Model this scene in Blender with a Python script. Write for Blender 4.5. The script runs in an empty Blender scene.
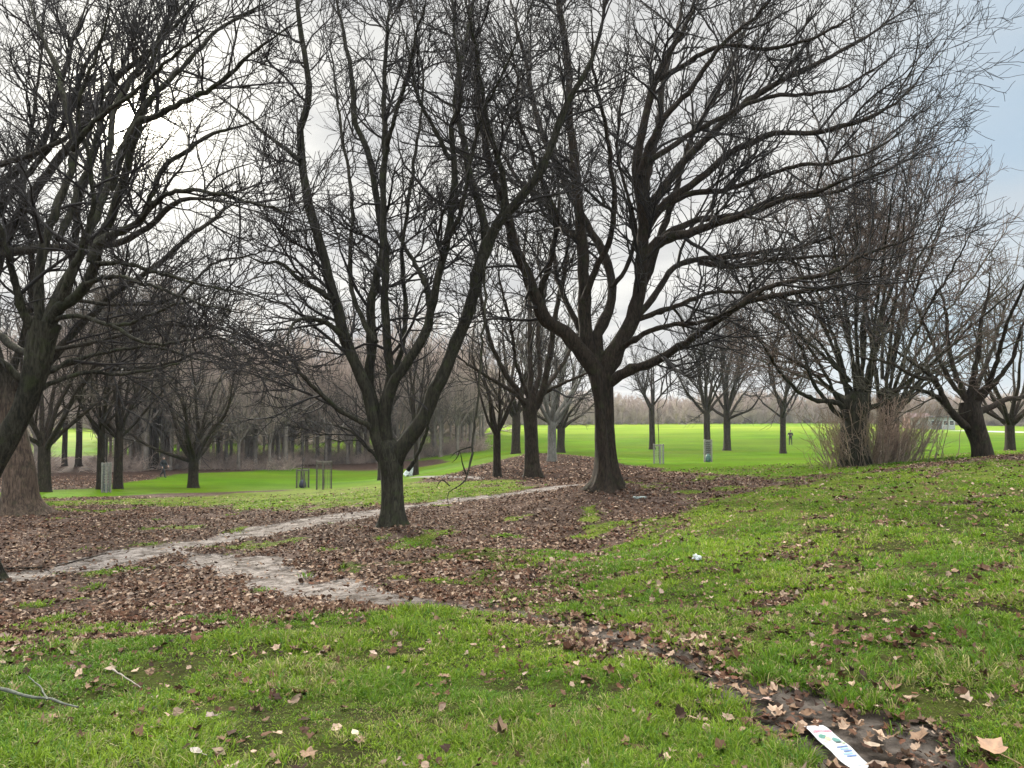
import bpy, bmesh, math, random
import numpy as np
from mathutils import Vector, Matrix, Quaternion

scene = bpy.context.scene
COL = scene.collection
random.seed(7)
rng = np.random.default_rng(11)
R = math.radians

# ------------------------------------------------------------------ camera
F, CX, CY, HOR = 750.0, 512.0, 384.0, 408.0
EYE = 1.6
PITCH = math.atan((HOR - CY) / F)
cam = bpy.data.objects.new('camera', bpy.data.cameras.new('camera'))
COL.objects.link(cam)
cam.location = (0, 0, EYE)
cam.rotation_euler = (R(90) + PITCH, 0, 0)
cam.data.sensor_width = 36
cam.data.lens = 36 * F / 1024
cam.data.clip_start = 0.05
cam.data.clip_end = 5000
scene.camera = cam

# ------------------------------------------------------------------ view
vs = scene.view_settings
vs.view_transform = 'Standard'
vs.look = 'None'
vs.gamma = 1.0
vs.exposure = 0.95
vs.use_curve_mapping = False
scene.cycles.use_denoising = True
scene.cycles.max_bounces = 6
scene.cycles.transparent_max_bounces = 8
scene.cycles.sample_clamp_indirect = 4.0

# ------------------------------------------------------------------ sun and sky
SUN_AZ = math.atan((122 - CX) / F)            # from +Y towards +X
SUN_EL = R(19.0)
sd = Vector((math.sin(SUN_AZ) * math.cos(SUN_EL), math.cos(SUN_AZ) * math.cos(SUN_EL), math.sin(SUN_EL)))
sun = bpy.data.objects.new('sun', bpy.data.lights.new('sun', 'SUN'))
COL.objects.link(sun)
sun.data.energy = 4.0
sun.data.angle = R(5.0)
sun.data.color = (1.0, 0.93, 0.80)
sun.rotation_euler = sd.to_track_quat('Z', 'Y').to_euler()

world = bpy.data.worlds.new('World')
scene.world = world
world.use_nodes = True
wt = world.node_tree
wt.nodes.clear()

def wn(t, **k):
    n = wt.nodes.new(t)
    for a, b in k.items():
        setattr(n, a, b)
    return n
def wl(a, b):
    wt.links.new(a, b)
def wmath(op, a, b=None, c=None, clamp=False):
    n = wn('ShaderNodeMath', operation=op, use_clamp=clamp)
    for i, v in enumerate((a, b, c)):
        if v is None: continue
        if isinstance(v, (int, float)): n.inputs[i].default_value = v
        else: wl(v, n.inputs[i])
    return n.outputs[0]
def wrange(v, a, b, c, d, smooth=True):
    n = wn('ShaderNodeMapRange', interpolation_type='SMOOTHSTEP' if smooth else 'LINEAR')
    wl(v, n.inputs[0])
    for i, x in enumerate((a, b, c, d)): n.inputs[i + 1].default_value = x
    return n.outputs[0]
def wmix(f, a, b):
    n = wn('ShaderNodeMix', data_type='RGBA')
    for s, v in ((n.inputs[0], f), (n.inputs[6], a), (n.inputs[7], b)):
        if isinstance(v, (int, float)): s.default_value = v
        elif isinstance(v, tuple): s.default_value = (*v, 1)
        else: wl(v, s)
    return n.outputs[2]

tc = wn('ShaderNodeTexCoord')
sky = wn('ShaderNodeTexSky', sky_type='NISHITA', sun_disc=False)
sky.sun_elevation = SUN_EL
sky.sun_rotation = SUN_AZ
sky.air_density = 1.0
sky.dust_density = 1.5
nrm = wn('ShaderNodeVectorMath', operation='NORMALIZE'); wl(tc.outputs['Generated'], nrm.inputs[0])
dot = wn('ShaderNodeVectorMath', operation='DOT_PRODUCT')
wl(nrm.outputs[0], dot.inputs[0]); dot.inputs[1].default_value = sd
cosang = dot.outputs['Value']
sep = wn('ShaderNodeSeparateXYZ'); wl(nrm.outputs[0], sep.inputs[0])
# cloud layer: project the direction on a flat deck so bands flatten towards the horizon
zc = wmath('ADD', wmath('MAXIMUM', sep.outputs[2], 0.0), 0.12)
comb = wn('ShaderNodeCombineXYZ')
wl(wmath('DIVIDE', sep.outputs[0], zc), comb.inputs[0]); wl(wmath('DIVIDE', sep.outputs[1], zc), comb.inputs[1])
n1 = wn('ShaderNodeTexNoise'); n1.inputs['Scale'].default_value = 0.55; n1.inputs['Detail'].default_value = 6
n1.inputs['Roughness'].default_value = 0.5; wl(comb.outputs[0], n1.inputs[0])
n2 = wn('ShaderNodeTexNoise'); n2.inputs['Scale'].default_value = 1.6; n2.inputs['Detail'].default_value = 5
wl(comb.outputs[0], n2.inputs[0])
# clear blue only well away from the sun
away = wrange(cosang, 0.72, 0.50, 0.0, 1.0)
blue = wmath('MULTIPLY', wmath('MULTIPLY', away, wrange(n1.outputs[0], 0.36, 0.62, 0.35, 0.95)), wrange(sep.outputs[2], 0.50, 0.72, 1.0, 0.12))
cloud_far = wmix(n2.outputs[0], (5.1, 5.15, 5.15), (6.7, 6.75, 6.65))
cloud_near = wmix(wrange(n2.outputs[0], 0.35, 0.65, 0.0, 1.0), (5.3, 5.35, 5.4), (7.9, 7.8, 7.4))
near = wrange(cosang, 0.45, 0.93, 0.0, 1.0)
cloud = wmix(near, cloud_far, cloud_near)
base = wmix(blue, cloud, (3.7, 5.1, 6.4))
# keep the physical sky as the tint of the clear parts
basex = wmix(wmath('MULTIPLY', blue, 0.3), base, sky.outputs[0])
glow = wmath('ADD', wmath('MULTIPLY', wmath('POWER', wmath('MAXIMUM', cosang, 0.0), 90.0), 3.5),
             wmath('ADD', wmath('MULTIPLY', wmath('POWER', wmath('MAXIMUM', cosang, 0.0), 700.0), 30.0),
             wmath('MULTIPLY', wrange(cosang, math.cos(R(1.3)), math.cos(R(0.8)), 0, 1), 90.0)))
gcol = wn('ShaderNodeVectorMath', operation='SCALE'); gcol.inputs[0].default_value = (1.0, 0.94, 0.78); wl(glow, gcol.inputs['Scale'])
addc = wn('ShaderNodeVectorMath', operation='ADD'); wl(basex, addc.inputs[0]); wl(gcol.outputs[0], addc.inputs[1])
# overcast dome, boost added overhead and away from the sun to light the ground
dome = wmath('MULTIPLY', wrange(sep.outputs[2], 0.50, 0.95, 0.67, 4.5), wrange(cosang, 0.25, -0.5, 1.0, 1.5))
sc_ = wn('ShaderNodeVectorMath', operation='SCALE'); wl(addc.outputs[0], sc_.inputs[0]); wl(dome, sc_.inputs['Scale'])
bg = wn('ShaderNodeBackground'); bg.inputs['Strength'].default_value = 0.1; wl(sc_.outputs[0], bg.inputs[0])
wo = wn('ShaderNodeOutputWorld'); wl(bg.outputs[0], wo.inputs[0])

# ------------------------------------------------------------------ pixel helpers (used to survey places on the real ground)
COS_P, SIN_P = math.cos(PITCH), math.sin(PITCH)
def ray(u, v):
    x = (u - CX) / F; y = -(v - CY) / F
    return np.array([x, COS_P - y * SIN_P, SIN_P + y * COS_P])
def at(u, v, D):
    d = ray(u, v); t = D / d[1]
    return np.array([0, 0, EYE]) + d * t
def pxm(D):                 # metres per pixel at depth D
    return D / F

# ------------------------------------------------------------------ numpy noise
def _hash(ix, iy, seed):
    h = (ix.astype(np.int64) * 374761393 + iy.astype(np.int64) * 668265263 + seed * 1442695041) & 0x7fffffff
    h = ((h ^ (h >> 13)) * 1274126177) & 0x7fffffff
    return ((h ^ (h >> 16)) & 0xffff) / 65535.0
def vnoise(x, y, s=1.0, seed=0):
    x = np.asarray(x, float) / s; y = np.asarray(y, float) / s
    ix = np.floor(x); iy = np.floor(y); fx = x - ix; fy = y - iy
    fx = fx * fx * (3 - 2 * fx); fy = fy * fy * (3 - 2 * fy)
    a = _hash(ix, iy, seed); b = _hash(ix + 1, iy, seed); c = _hash(ix, iy + 1, seed); d = _hash(ix + 1, iy + 1, seed)
    return (a * (1 - fx) + b * fx) * (1 - fy) + (c * (1 - fx) + d * fx) * fy
def fbm(x, y, s=1.0, seed=0, o=3):
    v = 0; a = 1; t = 0
    for i in range(o):
        v = v + a * vnoise(x, y, s / 2 ** i, seed + i * 17); t += a; a *= .5
    return v / t
def sstep(a, b, x):
    t = np.clip((x - a) / (b - a), 0, 1); return t * t * (3 - 2 * t)

# ------------------------------------------------------------------ terrain heights
def warp(x, y):
    x = np.asarray(x, float); y = np.asarray(y, float)
    r = np.sqrt(x * x + y * y) + 1e-6
    k = np.log(1 + r / 5.0) / r
    return x * k, y * k
SURVEY = {
 -500: [(640, 5.2), (560, 9.6), (510, 17), (490, 32), (470, 70), (430, 200)],
 -150: [(768, 3.4), (650, 5.4), (636, 6.8), (580, 10.3), (518, 17), (494, 28), (474, 60)],
 0:   [(768, 3.4), (700, 4.3), (655, 5.2), (640, 6.6), (610, 8.6), (580, 10.5), (540, 13.8), (518, 17), (495, 27), (478, 50), (468, 75), (440, 150)],
 200: [(768, 3.4), (700, 4.3), (640, 5.5), (626, 7.0), (600, 9.0), (560, 12), (530, 15.5), (510, 20), (490, 34), (470, 66), (440, 150)],
 400: [(768, 3.4), (700, 4.3), (650, 5.3), (613, 6.4), (598, 8.2), (560, 11.5), (528, 15), (500, 20), (482, 30), (477, 46), (465, 72), (440, 125), (425, 235)],
 520: [(768, 3.4), (700, 4.3), (640, 5.6), (610, 7.2), (560, 11), (520, 15.5), (495, 20), (478, 26), (465, 33), (455, 42), (453, 62), (440, 105), (425, 230)],
 600: [(768, 3.4), (700, 4.2), (650, 5.3), (600, 7.6), (550, 12), (510, 16), (491, 17.5), (478, 24), (466, 34), (456, 58), (440, 108), (425, 225)],
 700: [(768, 3.4), (700, 4.2), (650, 5.0), (600, 6.8), (560, 9), (520, 12.5), (490, 17), (471, 25), (463, 36), (455, 60), (440, 102), (425, 215)],
 850: [(768, 3.3), (700, 4.0), (600, 6.2), (540, 9), (500, 12.5), (475, 17), (467, 20.5), (461, 38), (448, 75), (427, 180)],
 1000: [(768, 3.2), (700, 3.8), (600, 5.6), (540, 8), (500, 11), (470, 15), (455, 19), (452, 26), (449, 60), (430, 170)],
 1300: [(700, 3.6), (600, 5.4), (500, 10.5), (455, 17), (450, 30), (445, 60), (430, 170)],
}
pts = []
for u, col_ in SURVEY.items():
    for v, D in col_:
        pts.append(at(u, v, D))
for a in range(0, 360, 30):
    for rr in (6, 25):
        X, Y = rr * math.sin(R(a)), rr * math.cos(R(a))
        if Y < -1 or (abs(X) > 5.5 and Y < .5):
            pts.append(np.array([X, Y, 0.0 + 0.008 * X]))
pts.append(np.array([0, 0, 0.0]))
for a in range(0, 360, 30):
    for rr in (320, 700):
        pts.append(np.array([rr * math.sin(R(a)), rr * math.cos(R(a)), -3.6]))
pts = np.array(pts)
cw = np.stack(warp(pts[:, 0], pts[:, 1]), 1)
def _phi(r2):
    return 0.5 * r2 * np.log(r2 + 1e-12)
n_ = len(pts)
K = _phi(((cw[:, None] - cw[None]) ** 2).sum(-1)) + np.eye(n_) * 2e-4
Pm = np.concatenate([np.ones((n_, 1)), cw], 1)
Am = np.zeros((n_ + 3, n_ + 3)); Am[:n_, :n_] = K; Am[:n_, n_:] = Pm; Am[n_:, :n_] = Pm.T
coef = np.linalg.solve(Am, np.concatenate([pts[:, 2], np.zeros(3)]))
BUMPS = []                     # small root mounds round trees (x, y, h, r), filled by the tree code
def ground(x, y, fine=True):
    x = np.atleast_1d(np.asarray(x, float)); y = np.atleast_1d(np.asarray(y, float))
    out = np.empty(len(x))
    for i in range(0, len(x), 40000):
        a, b = warp(x[i:i + 40000], y[i:i + 40000])
        r2 = (a[:, None] - cw[None, :, 0]) ** 2 + (b[:, None] - cw[None, :, 1]) ** 2
        out[i:i + 40000] = _phi(r2) @ coef[:n_] + coef[n_] + coef[n_ + 1] * a + coef[n_ + 2] * b
    rr = np.hypot(x, y)
    far = sstep(330, 700, rr)
    out = out * (1 - far) - 3.6 * far
    if fine:
        out = out + (fbm(x, y, 1.3, 5, 3) - .5) * 0.085 * (1 - sstep(25, 60, rr)) + (fbm(x, y, 9, 9, 2) - .5) * .16 * sstep(8, 20, rr)
    for bx, by, h, r in BUMPS:
        d2 = ((x - bx) ** 2 + (y - by) ** 2) / (r * r)
        out = out + h * np.exp(-d2)
    return out
def gz(x, y):
    return float(ground([x], [y])[0])
def hit(u, v, cap=900.0):
    """march along the line of sight until it meets the ground"""
    d = ray(u, v)
    D = np.concatenate([np.geomspace(1.5, cap, 900)])
    P = np.array([0, 0, EYE])[None] + d[None] * (D / d[1])[:, None]
    g = ground(P[:, 0], P[:, 1])
    k = np.nonzero(P[:, 2] < g)[0]
    return P[k[0]] if len(k) else P[-1]
def stand(u, D):
    """ground point in the vertical plane through image column u at depth D"""
    p = at(u, 440, D)
    return np.array([p[0], p[1], gz(p[0], p[1])])

# ------------------------------------------------------------------ mesh helpers
def mesh_from(name, V, Fq=None, Ft=None, attrs=None, smooth=True, uvs=None):
    """fast mesh from numpy: V (n,3), quads (q,4), tris (t,3)"""
    me = bpy.data.meshes.new(name)
    Fq = np.zeros((0, 4), np.int32) if Fq is None else np.asarray(Fq, np.int32)
    Ft = np.zeros((0, 3), np.int32) if Ft is None else np.asarray(Ft, np.int32)
    me.vertices.add(len(V)); me.vertices.foreach_set('co', np.ascontiguousarray(V, np.float32).ravel())
    loops = np.concatenate([Fq.ravel(), Ft.ravel()])
    me.loops.add(len(loops)); me.loops.foreach_set('vertex_index', loops)
    nf = len(Fq) + len(Ft)
    me.polygons.add(nf)
    st = np.concatenate([np.arange(len(Fq)) * 4, len(Fq) * 4 + np.arange(len(Ft)) * 3]).astype(np.int32)
    me.polygons.foreach_set('loop_start', st)
    me.polygons.foreach_set('use_smooth', np.full(nf, smooth))
    if attrs:
        for an, arr in attrs.items():
            arr = np.asarray(arr, np.float32)
            if arr.ndim == 1:
                a = me.attributes.new(an, 'FLOAT', 'POINT'); a.data.foreach_set('value', arr)
            else:
                a = me.attributes.new(an, 'FLOAT_COLOR', 'POINT')
                if arr.shape[1] == 3: arr = np.concatenate([arr, np.ones((len(arr), 1), np.float32)], 1)
                a.data.foreach_set('color', np.ascontiguousarray(arr).ravel())
    me.update(calc_edges=True)
    me.validate()
    return me
def link(name, me, mat=None, parent=None):
    o = bpy.data.objects.new(name, me); COL.objects.link(o)
    if mat is not None and me is not None and len(me.materials) == 0: me.materials.append(mat)
    if parent is not None: o.parent = parent
    return o
def tag(o, label=None, cat=None, group=None, kind=None):
    if label: o['label'] = label
    if cat: o['category'] = cat
    if group: o['group'] = group
    if kind: o['kind'] = kind
    return o
def empty(name, loc, rz=0.0):
    o = bpy.data.objects.new(name, None); COL.objects.link(o)
    o.location = tuple(float(c) for c in loc); o.rotation_euler = (0, 0, rz); o.empty_display_size = .3
    return o
def copy_tree(o, parent=None):
    c = o.copy(); COL.objects.link(c); c.parent = parent
    for ch in list(o.children): copy_tree(ch, c)
    return c

# ------------------------------------------------------------------ material helpers
class Mat:
    def __init__(s, name):
        s.m = bpy.data.materials.new(name); s.m.use_nodes = True
        s.t = s.m.node_tree; s.t.nodes.clear()
        s.out = s.n('ShaderNodeOutputMaterial'); s.b = s.n('ShaderNodeBsdfPrincipled')
        s.l(s.b.outputs[0], s.out.inputs[0])
        s.tc = s.n('ShaderNodeTexCoord')
    def n(s, t, **k):
        n = s.t.nodes.new(t)
        for a, b in k.items(): setattr(n, a, b)
        return n
    def l(s, a, b): s.t.links.new(a, b)
    def put(s, sock, v):
        if isinstance(v, (int, float)): sock.default_value = v
        elif isinstance(v, tuple): sock.default_value = (*v, 1) if len(v) == 3 and len(sock.default_value) == 4 else v
        else: s.l(v, sock)
    def noise(s, scale, detail=4, rough=.55, vec=None, dist=0.0):
        n = s.n('ShaderNodeTexNoise'); s.l(vec if vec is not None else s.tc.outputs['Object'], n.inputs[0])
        n.inputs['Scale'].default_value = scale; n.inputs['Detail'].default_value = detail
        n.inputs['Roughness'].default_value = rough; n.inputs['Distortion'].default_value = dist
        return n.outputs[0]
    def voro(s, scale, vec=None, feature='F1', out='Distance'):
        n = s.n('ShaderNodeTexVoronoi', feature=feature); s.l(vec if vec is not None else s.tc.outputs['Object'], n.inputs[0])
        n.inputs['Scale'].default_value = scale
        return n.outputs[out]
    def scale(s, v3, vec=None):
        n = s.n('ShaderNodeVectorMath', operation='MULTIPLY'); s.l(vec if vec is not None else s.tc.outputs['Object'], n.inputs[0])
        n.inputs[1].default_value = v3; return n.outputs[0]
    def mix(s, f, a, b, mode='MIX'):
        n = s.n('ShaderNodeMix', data_type='RGBA', blend_type=mode)
        s.put(n.inputs[0], f); s.put(n.inputs[6], a); s.put(n.inputs[7], b)
        return n.outputs[2]
    def rng(s, v, a, b, c=0.0, d=1.0, smooth=True):
        n = s.n('ShaderNodeMapRange', interpolation_type='SMOOTHSTEP' if smooth else 'LINEAR')
        s.put(n.inputs[0], v)
        for i, x in enumerate((a, b, c, d)): n.inputs[i + 1].default_value = x
        return n.outputs[0]
    def math(s, op, a, b=None, clamp=False):
        n = s.n('ShaderNodeMath', operation=op, use_clamp=clamp); s.put(n.inputs[0], a)
        if b is not None: s.put(n.inputs[1], b)
        return n.outputs[0]
    def attr(s, name, out='Fac'):
        n = s.n('ShaderNodeAttribute'); n.attribute_name = name; return n.outputs[out]
    def ramp(s, f, stops):
        n = s.n('ShaderNodeValToRGB'); s.put(n.inputs[0], f)
        e = n.color_ramp.elements
        while len(e) < len(stops): e.new(0.5)
        for i, (p, c) in enumerate(stops): e[i].position = p; e[i].color = (*c, 1)
        return n.outputs[0]
    def bump(s, h, strength=.5, dist=.02, normal=None):
        n = s.n('ShaderNodeBump'); n.inputs['Strength'].default_value = strength; n.inputs['Distance'].default_value = dist
        s.l(h, n.inputs['Height'])
        if normal is not None: s.l(normal, n.inputs['Normal'])
        s.l(n.outputs[0], s.b.inputs['Normal']); return n.outputs[0]
    def col(s, v): s.put(s.b.inputs['Base Color'], v)
    def rough(s, v): s.put(s.b.inputs['Roughness'], v)
    def spec(s, v): s.b.inputs['Specular IOR Level'].default_value = v
def plain(name, rgb, rough=.6, var=.25, scale=8.0, metal=0.0):
    m = Mat(name)
    k = m.noise(scale, 5)
    m.col(m.mix(m.rng(k, .3, .7), tuple(c * (1 - var) for c in rgb), tuple(min(1, c * (1 + var)) for c in rgb)))
    m.rough(rough); m.b.inputs['Metallic'].default_value = metal
    m.bump(m.noise(scale * 6, 3), .25, .003)
    return m.m
# ================================================================== where grass, litter and mud lie (all in world coordinates)
def W_of(poly):
    P = np.array([hit(u, v)[:2] for u, v in poly])
    return np.stack(warp(P[:, 0], P[:, 1]), 1)
def sd_poly(px, py, poly):
    """signed distance (negative inside) to a polygon in the warped plane"""
    d = np.full(len(px), 1e9); inside = np.zeros(len(px), bool)
    n = len(poly)
    for i in range(n):
        ax, ay = poly[i]; bx, by = poly[(i + 1) % n]
        ex, ey = bx - ax, by - ay
        t = np.clip(((px - ax) * ex + (py - ay) * ey) / (ex * ex + ey * ey + 1e-12), 0, 1)
        d = np.minimum(d, np.hypot(px - ax - t * ex, py - ay - t * ey))
        c = ((ay > py) != (by > py)) & (px < (bx - ax) * (py - ay) / (by - ay + 1e-12) + ax)
        inside ^= c
    return np.where(inside, -d, d)
def d_line(px, py, line, wid):
    d = np.full(len(px), 1e9)
    for i in range(len(line) - 1):
        ax, ay = line[i]; bx, by = line[i + 1]
        ex, ey = bx - ax, by - ay
        t = np.clip(((px - ax) * ex + (py - ay) * ey) / (ex * ex + ey * ey + 1e-12), 0, 1)
        w = wid[i] * (1 - t) + wid[i + 1] * t
        d = np.minimum(d, np.hypot(px - ax - t * ex, py - ay - t * ey) / w)
    return d
GRASS = {
 'fore': [(-400, 660), (0, 655), (150, 641), (270, 628), (400, 612), (480, 615), (545, 628), (620, 655), (690, 690), (745, 728), (790, 768), (840, 1100), (840, 2500), (-900, 2500)],
 'right': [(545, 612), (520, 596), (565, 572), (625, 545), (680, 516), (735, 494), (800, 482), (850, 474), (1000, 461), (1400, 455), (1900, 700), (1500, 2500), (1010, 1100), (960, 768), (880, 728), (800, 700), (730, 668), (650, 640)],
 'band': [(30, 502), (130, 499), (225, 494), (300, 489), (360, 485), (420, 482), (520, 480), (500, 490), (440, 499), (360, 507), (270, 513), (200, 506), (120, 505), (40, 507)],
}
WG = {k: W_of(v) for k, v in GRASS.items()}
# the lawns further out
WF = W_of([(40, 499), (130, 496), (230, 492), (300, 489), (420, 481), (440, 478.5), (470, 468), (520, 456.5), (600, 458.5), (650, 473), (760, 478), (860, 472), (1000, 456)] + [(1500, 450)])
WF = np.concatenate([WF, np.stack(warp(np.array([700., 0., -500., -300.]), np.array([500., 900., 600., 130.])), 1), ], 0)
WB = W_of([(-700, 500), (-100, 495), (0, 493), (60, 489), (130, 484), (150, 480), (180, 474), (290, 467), (440, 463), (435, 459), (300, 456), (60, 456), (-700, 456)])   # bare earth under the wood
WM = W_of([(0, 579), (50, 572), (120, 557), (200, 544), (270, 529), (330, 520), (400, 508), (460, 500), (530, 491), (590, 484)])
WMw = np.array([.024, .026, .032, .038, .040, .037, .030, .026, .026, .015])
WM2 = W_of([(165, 549), (200, 556), (270, 573), (330, 591), (380, 601), (430, 606), (500, 610), (560, 622), (620, 636), (680, 662), (740, 695), (800, 722), (860, 748), (930, 775), (990, 850)])
WM2w = np.array([.030, .038, .042, .040, .031, .026, .020, .018, .016, .018, .024, .028, .028, .034, .034])
WMO = W_of([(425, 479.5), (450, 474), (475, 466), (520, 456), (560, 454), (605, 459), (660, 471), (640, 478), (600, 480), (520, 481)])
WP = W_of([(413, 477.5), (430, 477), (450, 477), (480, 478.5)])
def surface(x, y):
    """returns grass, mud, far, bare, warm masks 0..1 at world points"""
    x = np.asarray(x, float); y = np.asarray(y, float)
    px, py = warp(x, y)
    r = np.hypot(x, y)
    # wobble the borders, in scale with distance
    nx = (fbm(x, y, .9, 31, 3) - .5) * .16 * (1 - sstep(20, 40, r)); ny = (fbm(x, y, 3.0, 71, 3) - .5) * .10 * sstep(6, 14, r) * (1 - sstep(25, 60, r))
    wob = nx + ny
    g = np.zeros(len(x))
    for k, soft in (('fore', .035), ('right', .085), ('band', .06)):
        s = sd_poly(px, py, WG[k])
        g = np.maximum(g, 1 - sstep(-soft, soft, s + wob * (1.0 if k != 'fore' else .55)))
    far = 1 - sstep(-.03, .03, sd_poly(px, py, WF) + wob * .3)
    patch = fbm(x, y, .55, 91, 3)
    inr = 1 - sstep(-.1, .1, sd_poly(px, py, WG['right']))
    g = g * (1 - inr * .62 * sstep(.60, .74, patch + .06 * sstep(9, 17, r) * (x < 4)))
    mound = 1 - sstep(-.02, .03, sd_poly(px, py, WMO) + (fbm(x, y, 3, 3, 3) - .5) * .08)
    bare = np.maximum(mound, 1 - sstep(-.02, .03, sd_poly(px, py, WB) + (fbm(x, y, 7, 3, 3) - .5) * .12))
    mud = np.maximum(1 - sstep(.55, 1.25, d_line(px, py, WM, WMw) + (patch - .5) * 1.2 + (fbm(x, y, 1.7, 8, 2) - .5) * 1.0),
                     (1 - sstep(.35, 1.5, d_line(px, py, WM2, WM2w) + (patch - .5) * 2.2 + (fbm(x, y, 1.3, 18, 2) - .5) * 1.5 + (fbm(x, y, .18, 28, 2) - .5) * 1.4 * (r < 8))))
    g = g * (1 - mud)
    g = np.maximum(g, .8 * sstep(.60, .72, fbm(x, y, .22, 57, 2)) * (r < 7.5) * sstep(.95, .5, mud))
    # little green tufts in the litter
    g = np.maximum(g, .8 * sstep(.62, .76, fbm(x, y, .8, 55, 3) + .10 * sstep(.5, -.3, sd_poly(px, py, WG['right']))) * (r < 24) * (1 - mud))
    g = np.maximum(g * (1 - bare), far * (1 - bare))
    return g, mud, far, bare
def pathd(x, y):
    px, py = warp(x, y)
    return d_line(px, py, WP, np.full(len(WP), .012))

# ------------------------------------------------------------------ ground sheet
az_in = np.arange(-44, 44.01, .2)
az_out = np.arange(44, 316.01, 4.0)[1:-1]
az = np.radians(np.concatenate([az_in, az_out]))
rad = np.concatenate([[0.4, .8], np.geomspace(1.2, 300, 470), np.geomspace(300, 2600, 26)[1:]])
A_, R_ = np.meshgrid(az, rad)
gx = (R_ * np.sin(A_)).ravel(); gy = (R_ * np.cos(A_)).ravel()
def build_ground():
    z = ground(gx, gy)
    g, mud, far, bare = surface(gx, gy)
    z = z - mud * (.020 + .05 * (fbm(gx, gy, .16, 48, 2) - .3) * (np.hypot(gx, gy) < 9)) + g * (np.hypot(gx, gy) < 12) * (fbm(gx, gy, .35, 44, 2) - .5) * .05
    na, nr = len(az), len(rad)
    idx = np.arange(na * nr).reshape(nr, na)
    a = idx[:-1]; b = idx[1:]
    q = np.stack([a, b, np.roll(b, -1, 1), np.roll(a, -1, 1)], -1).reshape(-1, 4)
    V = np.stack([gx, gy, z], 1)
    V = np.concatenate([V, [[0, 0, z[:na].mean()]]], 0)
    c = na * nr
    t = np.stack([idx[0], np.roll(idx[0], -1), np.full(na, c)], 1)
    ex = lambda v: np.concatenate([v, v[:1]])
    pth = 1 - sstep(.8, 1.2, pathd(gx, gy))
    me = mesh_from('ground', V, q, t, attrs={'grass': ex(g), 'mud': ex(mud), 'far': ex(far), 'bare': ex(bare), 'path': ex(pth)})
    m = Mat('ground_soil_and_turf')
    P = m.tc.outputs['Object']
    G, MU, FA, BA, PT = (m.attr(k) for k in ('grass', 'mud', 'far', 'bare', 'path'))
    # leaf litter: flecks of brown, tan and purple-brown
    v1 = m.voro(16, out='Color'); v2 = m.voro(31, out='Color')
    s1 = m.n('ShaderNodeSeparateColor'); m.l(v1, s1.inputs[0]); s2 = m.n('ShaderNodeSeparateColor'); m.l(v2, s2.inputs[0])
    lit = m.ramp(s1.outputs[0], [(0, (.045, .028, .021)), (.35, (.095, .058, .043)), (.7, (.15, .098, .075)), (.93, (.27, .20, .165)), (1, (.40, .33, .29))])
    lit2 = m.ramp(s2.outputs[1], [(0, (.035, .024, .019)), (.5, (.11, .07, .052)), (1, (.22, .155, .125))])
    litter = m.mix(.45, lit, lit2)
    litter = m.mix(m.rng(m.noise(.6, 4), .35, .65, .25, .7), litter, (.045, .029, .021))
    mudc = m.mix(m.rng(m.noise(4.2, 8, .78), .38, .62), (.085, .068, .056), (.34, .295, .262))
    # only the broad bend of the track is dry and pale, the rest is dark trodden soil
    sx = m.n('ShaderNodeSeparateXYZ'); m.l(P, sx.inputs[0])
    dry = m.rng(sx.outputs[1], 7.4, 9.5)
    mudc = m.mix(dry, m.mix(m.rng(m.noise(5, 5), .4, .6), (.035, .028, .022), (.14, .115, .095)), mudc)
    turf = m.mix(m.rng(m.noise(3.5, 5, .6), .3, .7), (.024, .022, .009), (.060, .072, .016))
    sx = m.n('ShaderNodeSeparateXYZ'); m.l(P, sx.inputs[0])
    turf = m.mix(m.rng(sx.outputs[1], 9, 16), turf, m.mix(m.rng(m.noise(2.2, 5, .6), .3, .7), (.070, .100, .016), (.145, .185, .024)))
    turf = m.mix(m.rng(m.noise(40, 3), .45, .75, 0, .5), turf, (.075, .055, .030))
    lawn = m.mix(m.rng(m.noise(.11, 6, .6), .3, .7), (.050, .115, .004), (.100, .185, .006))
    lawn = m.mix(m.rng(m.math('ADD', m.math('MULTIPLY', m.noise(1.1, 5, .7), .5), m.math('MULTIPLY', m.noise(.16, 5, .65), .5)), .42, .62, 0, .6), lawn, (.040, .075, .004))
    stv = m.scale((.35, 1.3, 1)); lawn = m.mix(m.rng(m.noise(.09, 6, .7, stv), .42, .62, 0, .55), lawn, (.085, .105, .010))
    yel = m.rng(sx.outputs[1], 90, 200)  # sunlit look of the far field painted in: lawn lighter and yellower with distance
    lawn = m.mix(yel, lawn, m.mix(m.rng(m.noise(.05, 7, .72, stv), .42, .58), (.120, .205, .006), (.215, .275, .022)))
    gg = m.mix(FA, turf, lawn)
    jag = m.rng(m.math('ADD', G, m.math('MULTIPLY', m.math('SUBTRACT', m.noise(7, 5, .7), .5), .9)), .35, .65)
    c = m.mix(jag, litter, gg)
    earth = m.mix(m.rng(m.noise(3.2, 8, .8), .40, .64), (.018, .011, .008), (.085, .052, .038))
    c = m.mix(BA, c, earth)
    jm = m.rng(m.math('ADD', MU, m.math('MULTIPLY', m.math('SUBTRACT', m.noise(9, 6, .7), .5), .9)), .3, .6)
    c = m.mix(jm, c, mudc)
    c = m.mix(PT, c, (.22, .20, .18))
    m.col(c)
    m.rough(m.math('SUBTRACT', .9, m.math('MULTIPLY', jm, m.rng(m.noise(4, 3), .4, .6, 0.0, .06))))
    m.spec(.02)
    h = m.math('ADD', m.math('MULTIPLY', m.voro(22), .6), m.noise(14, 6, .7))
    m.bump(h, 1.0, .045)
    return tag(link('ground', me, m.m), kind='structure')

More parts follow.
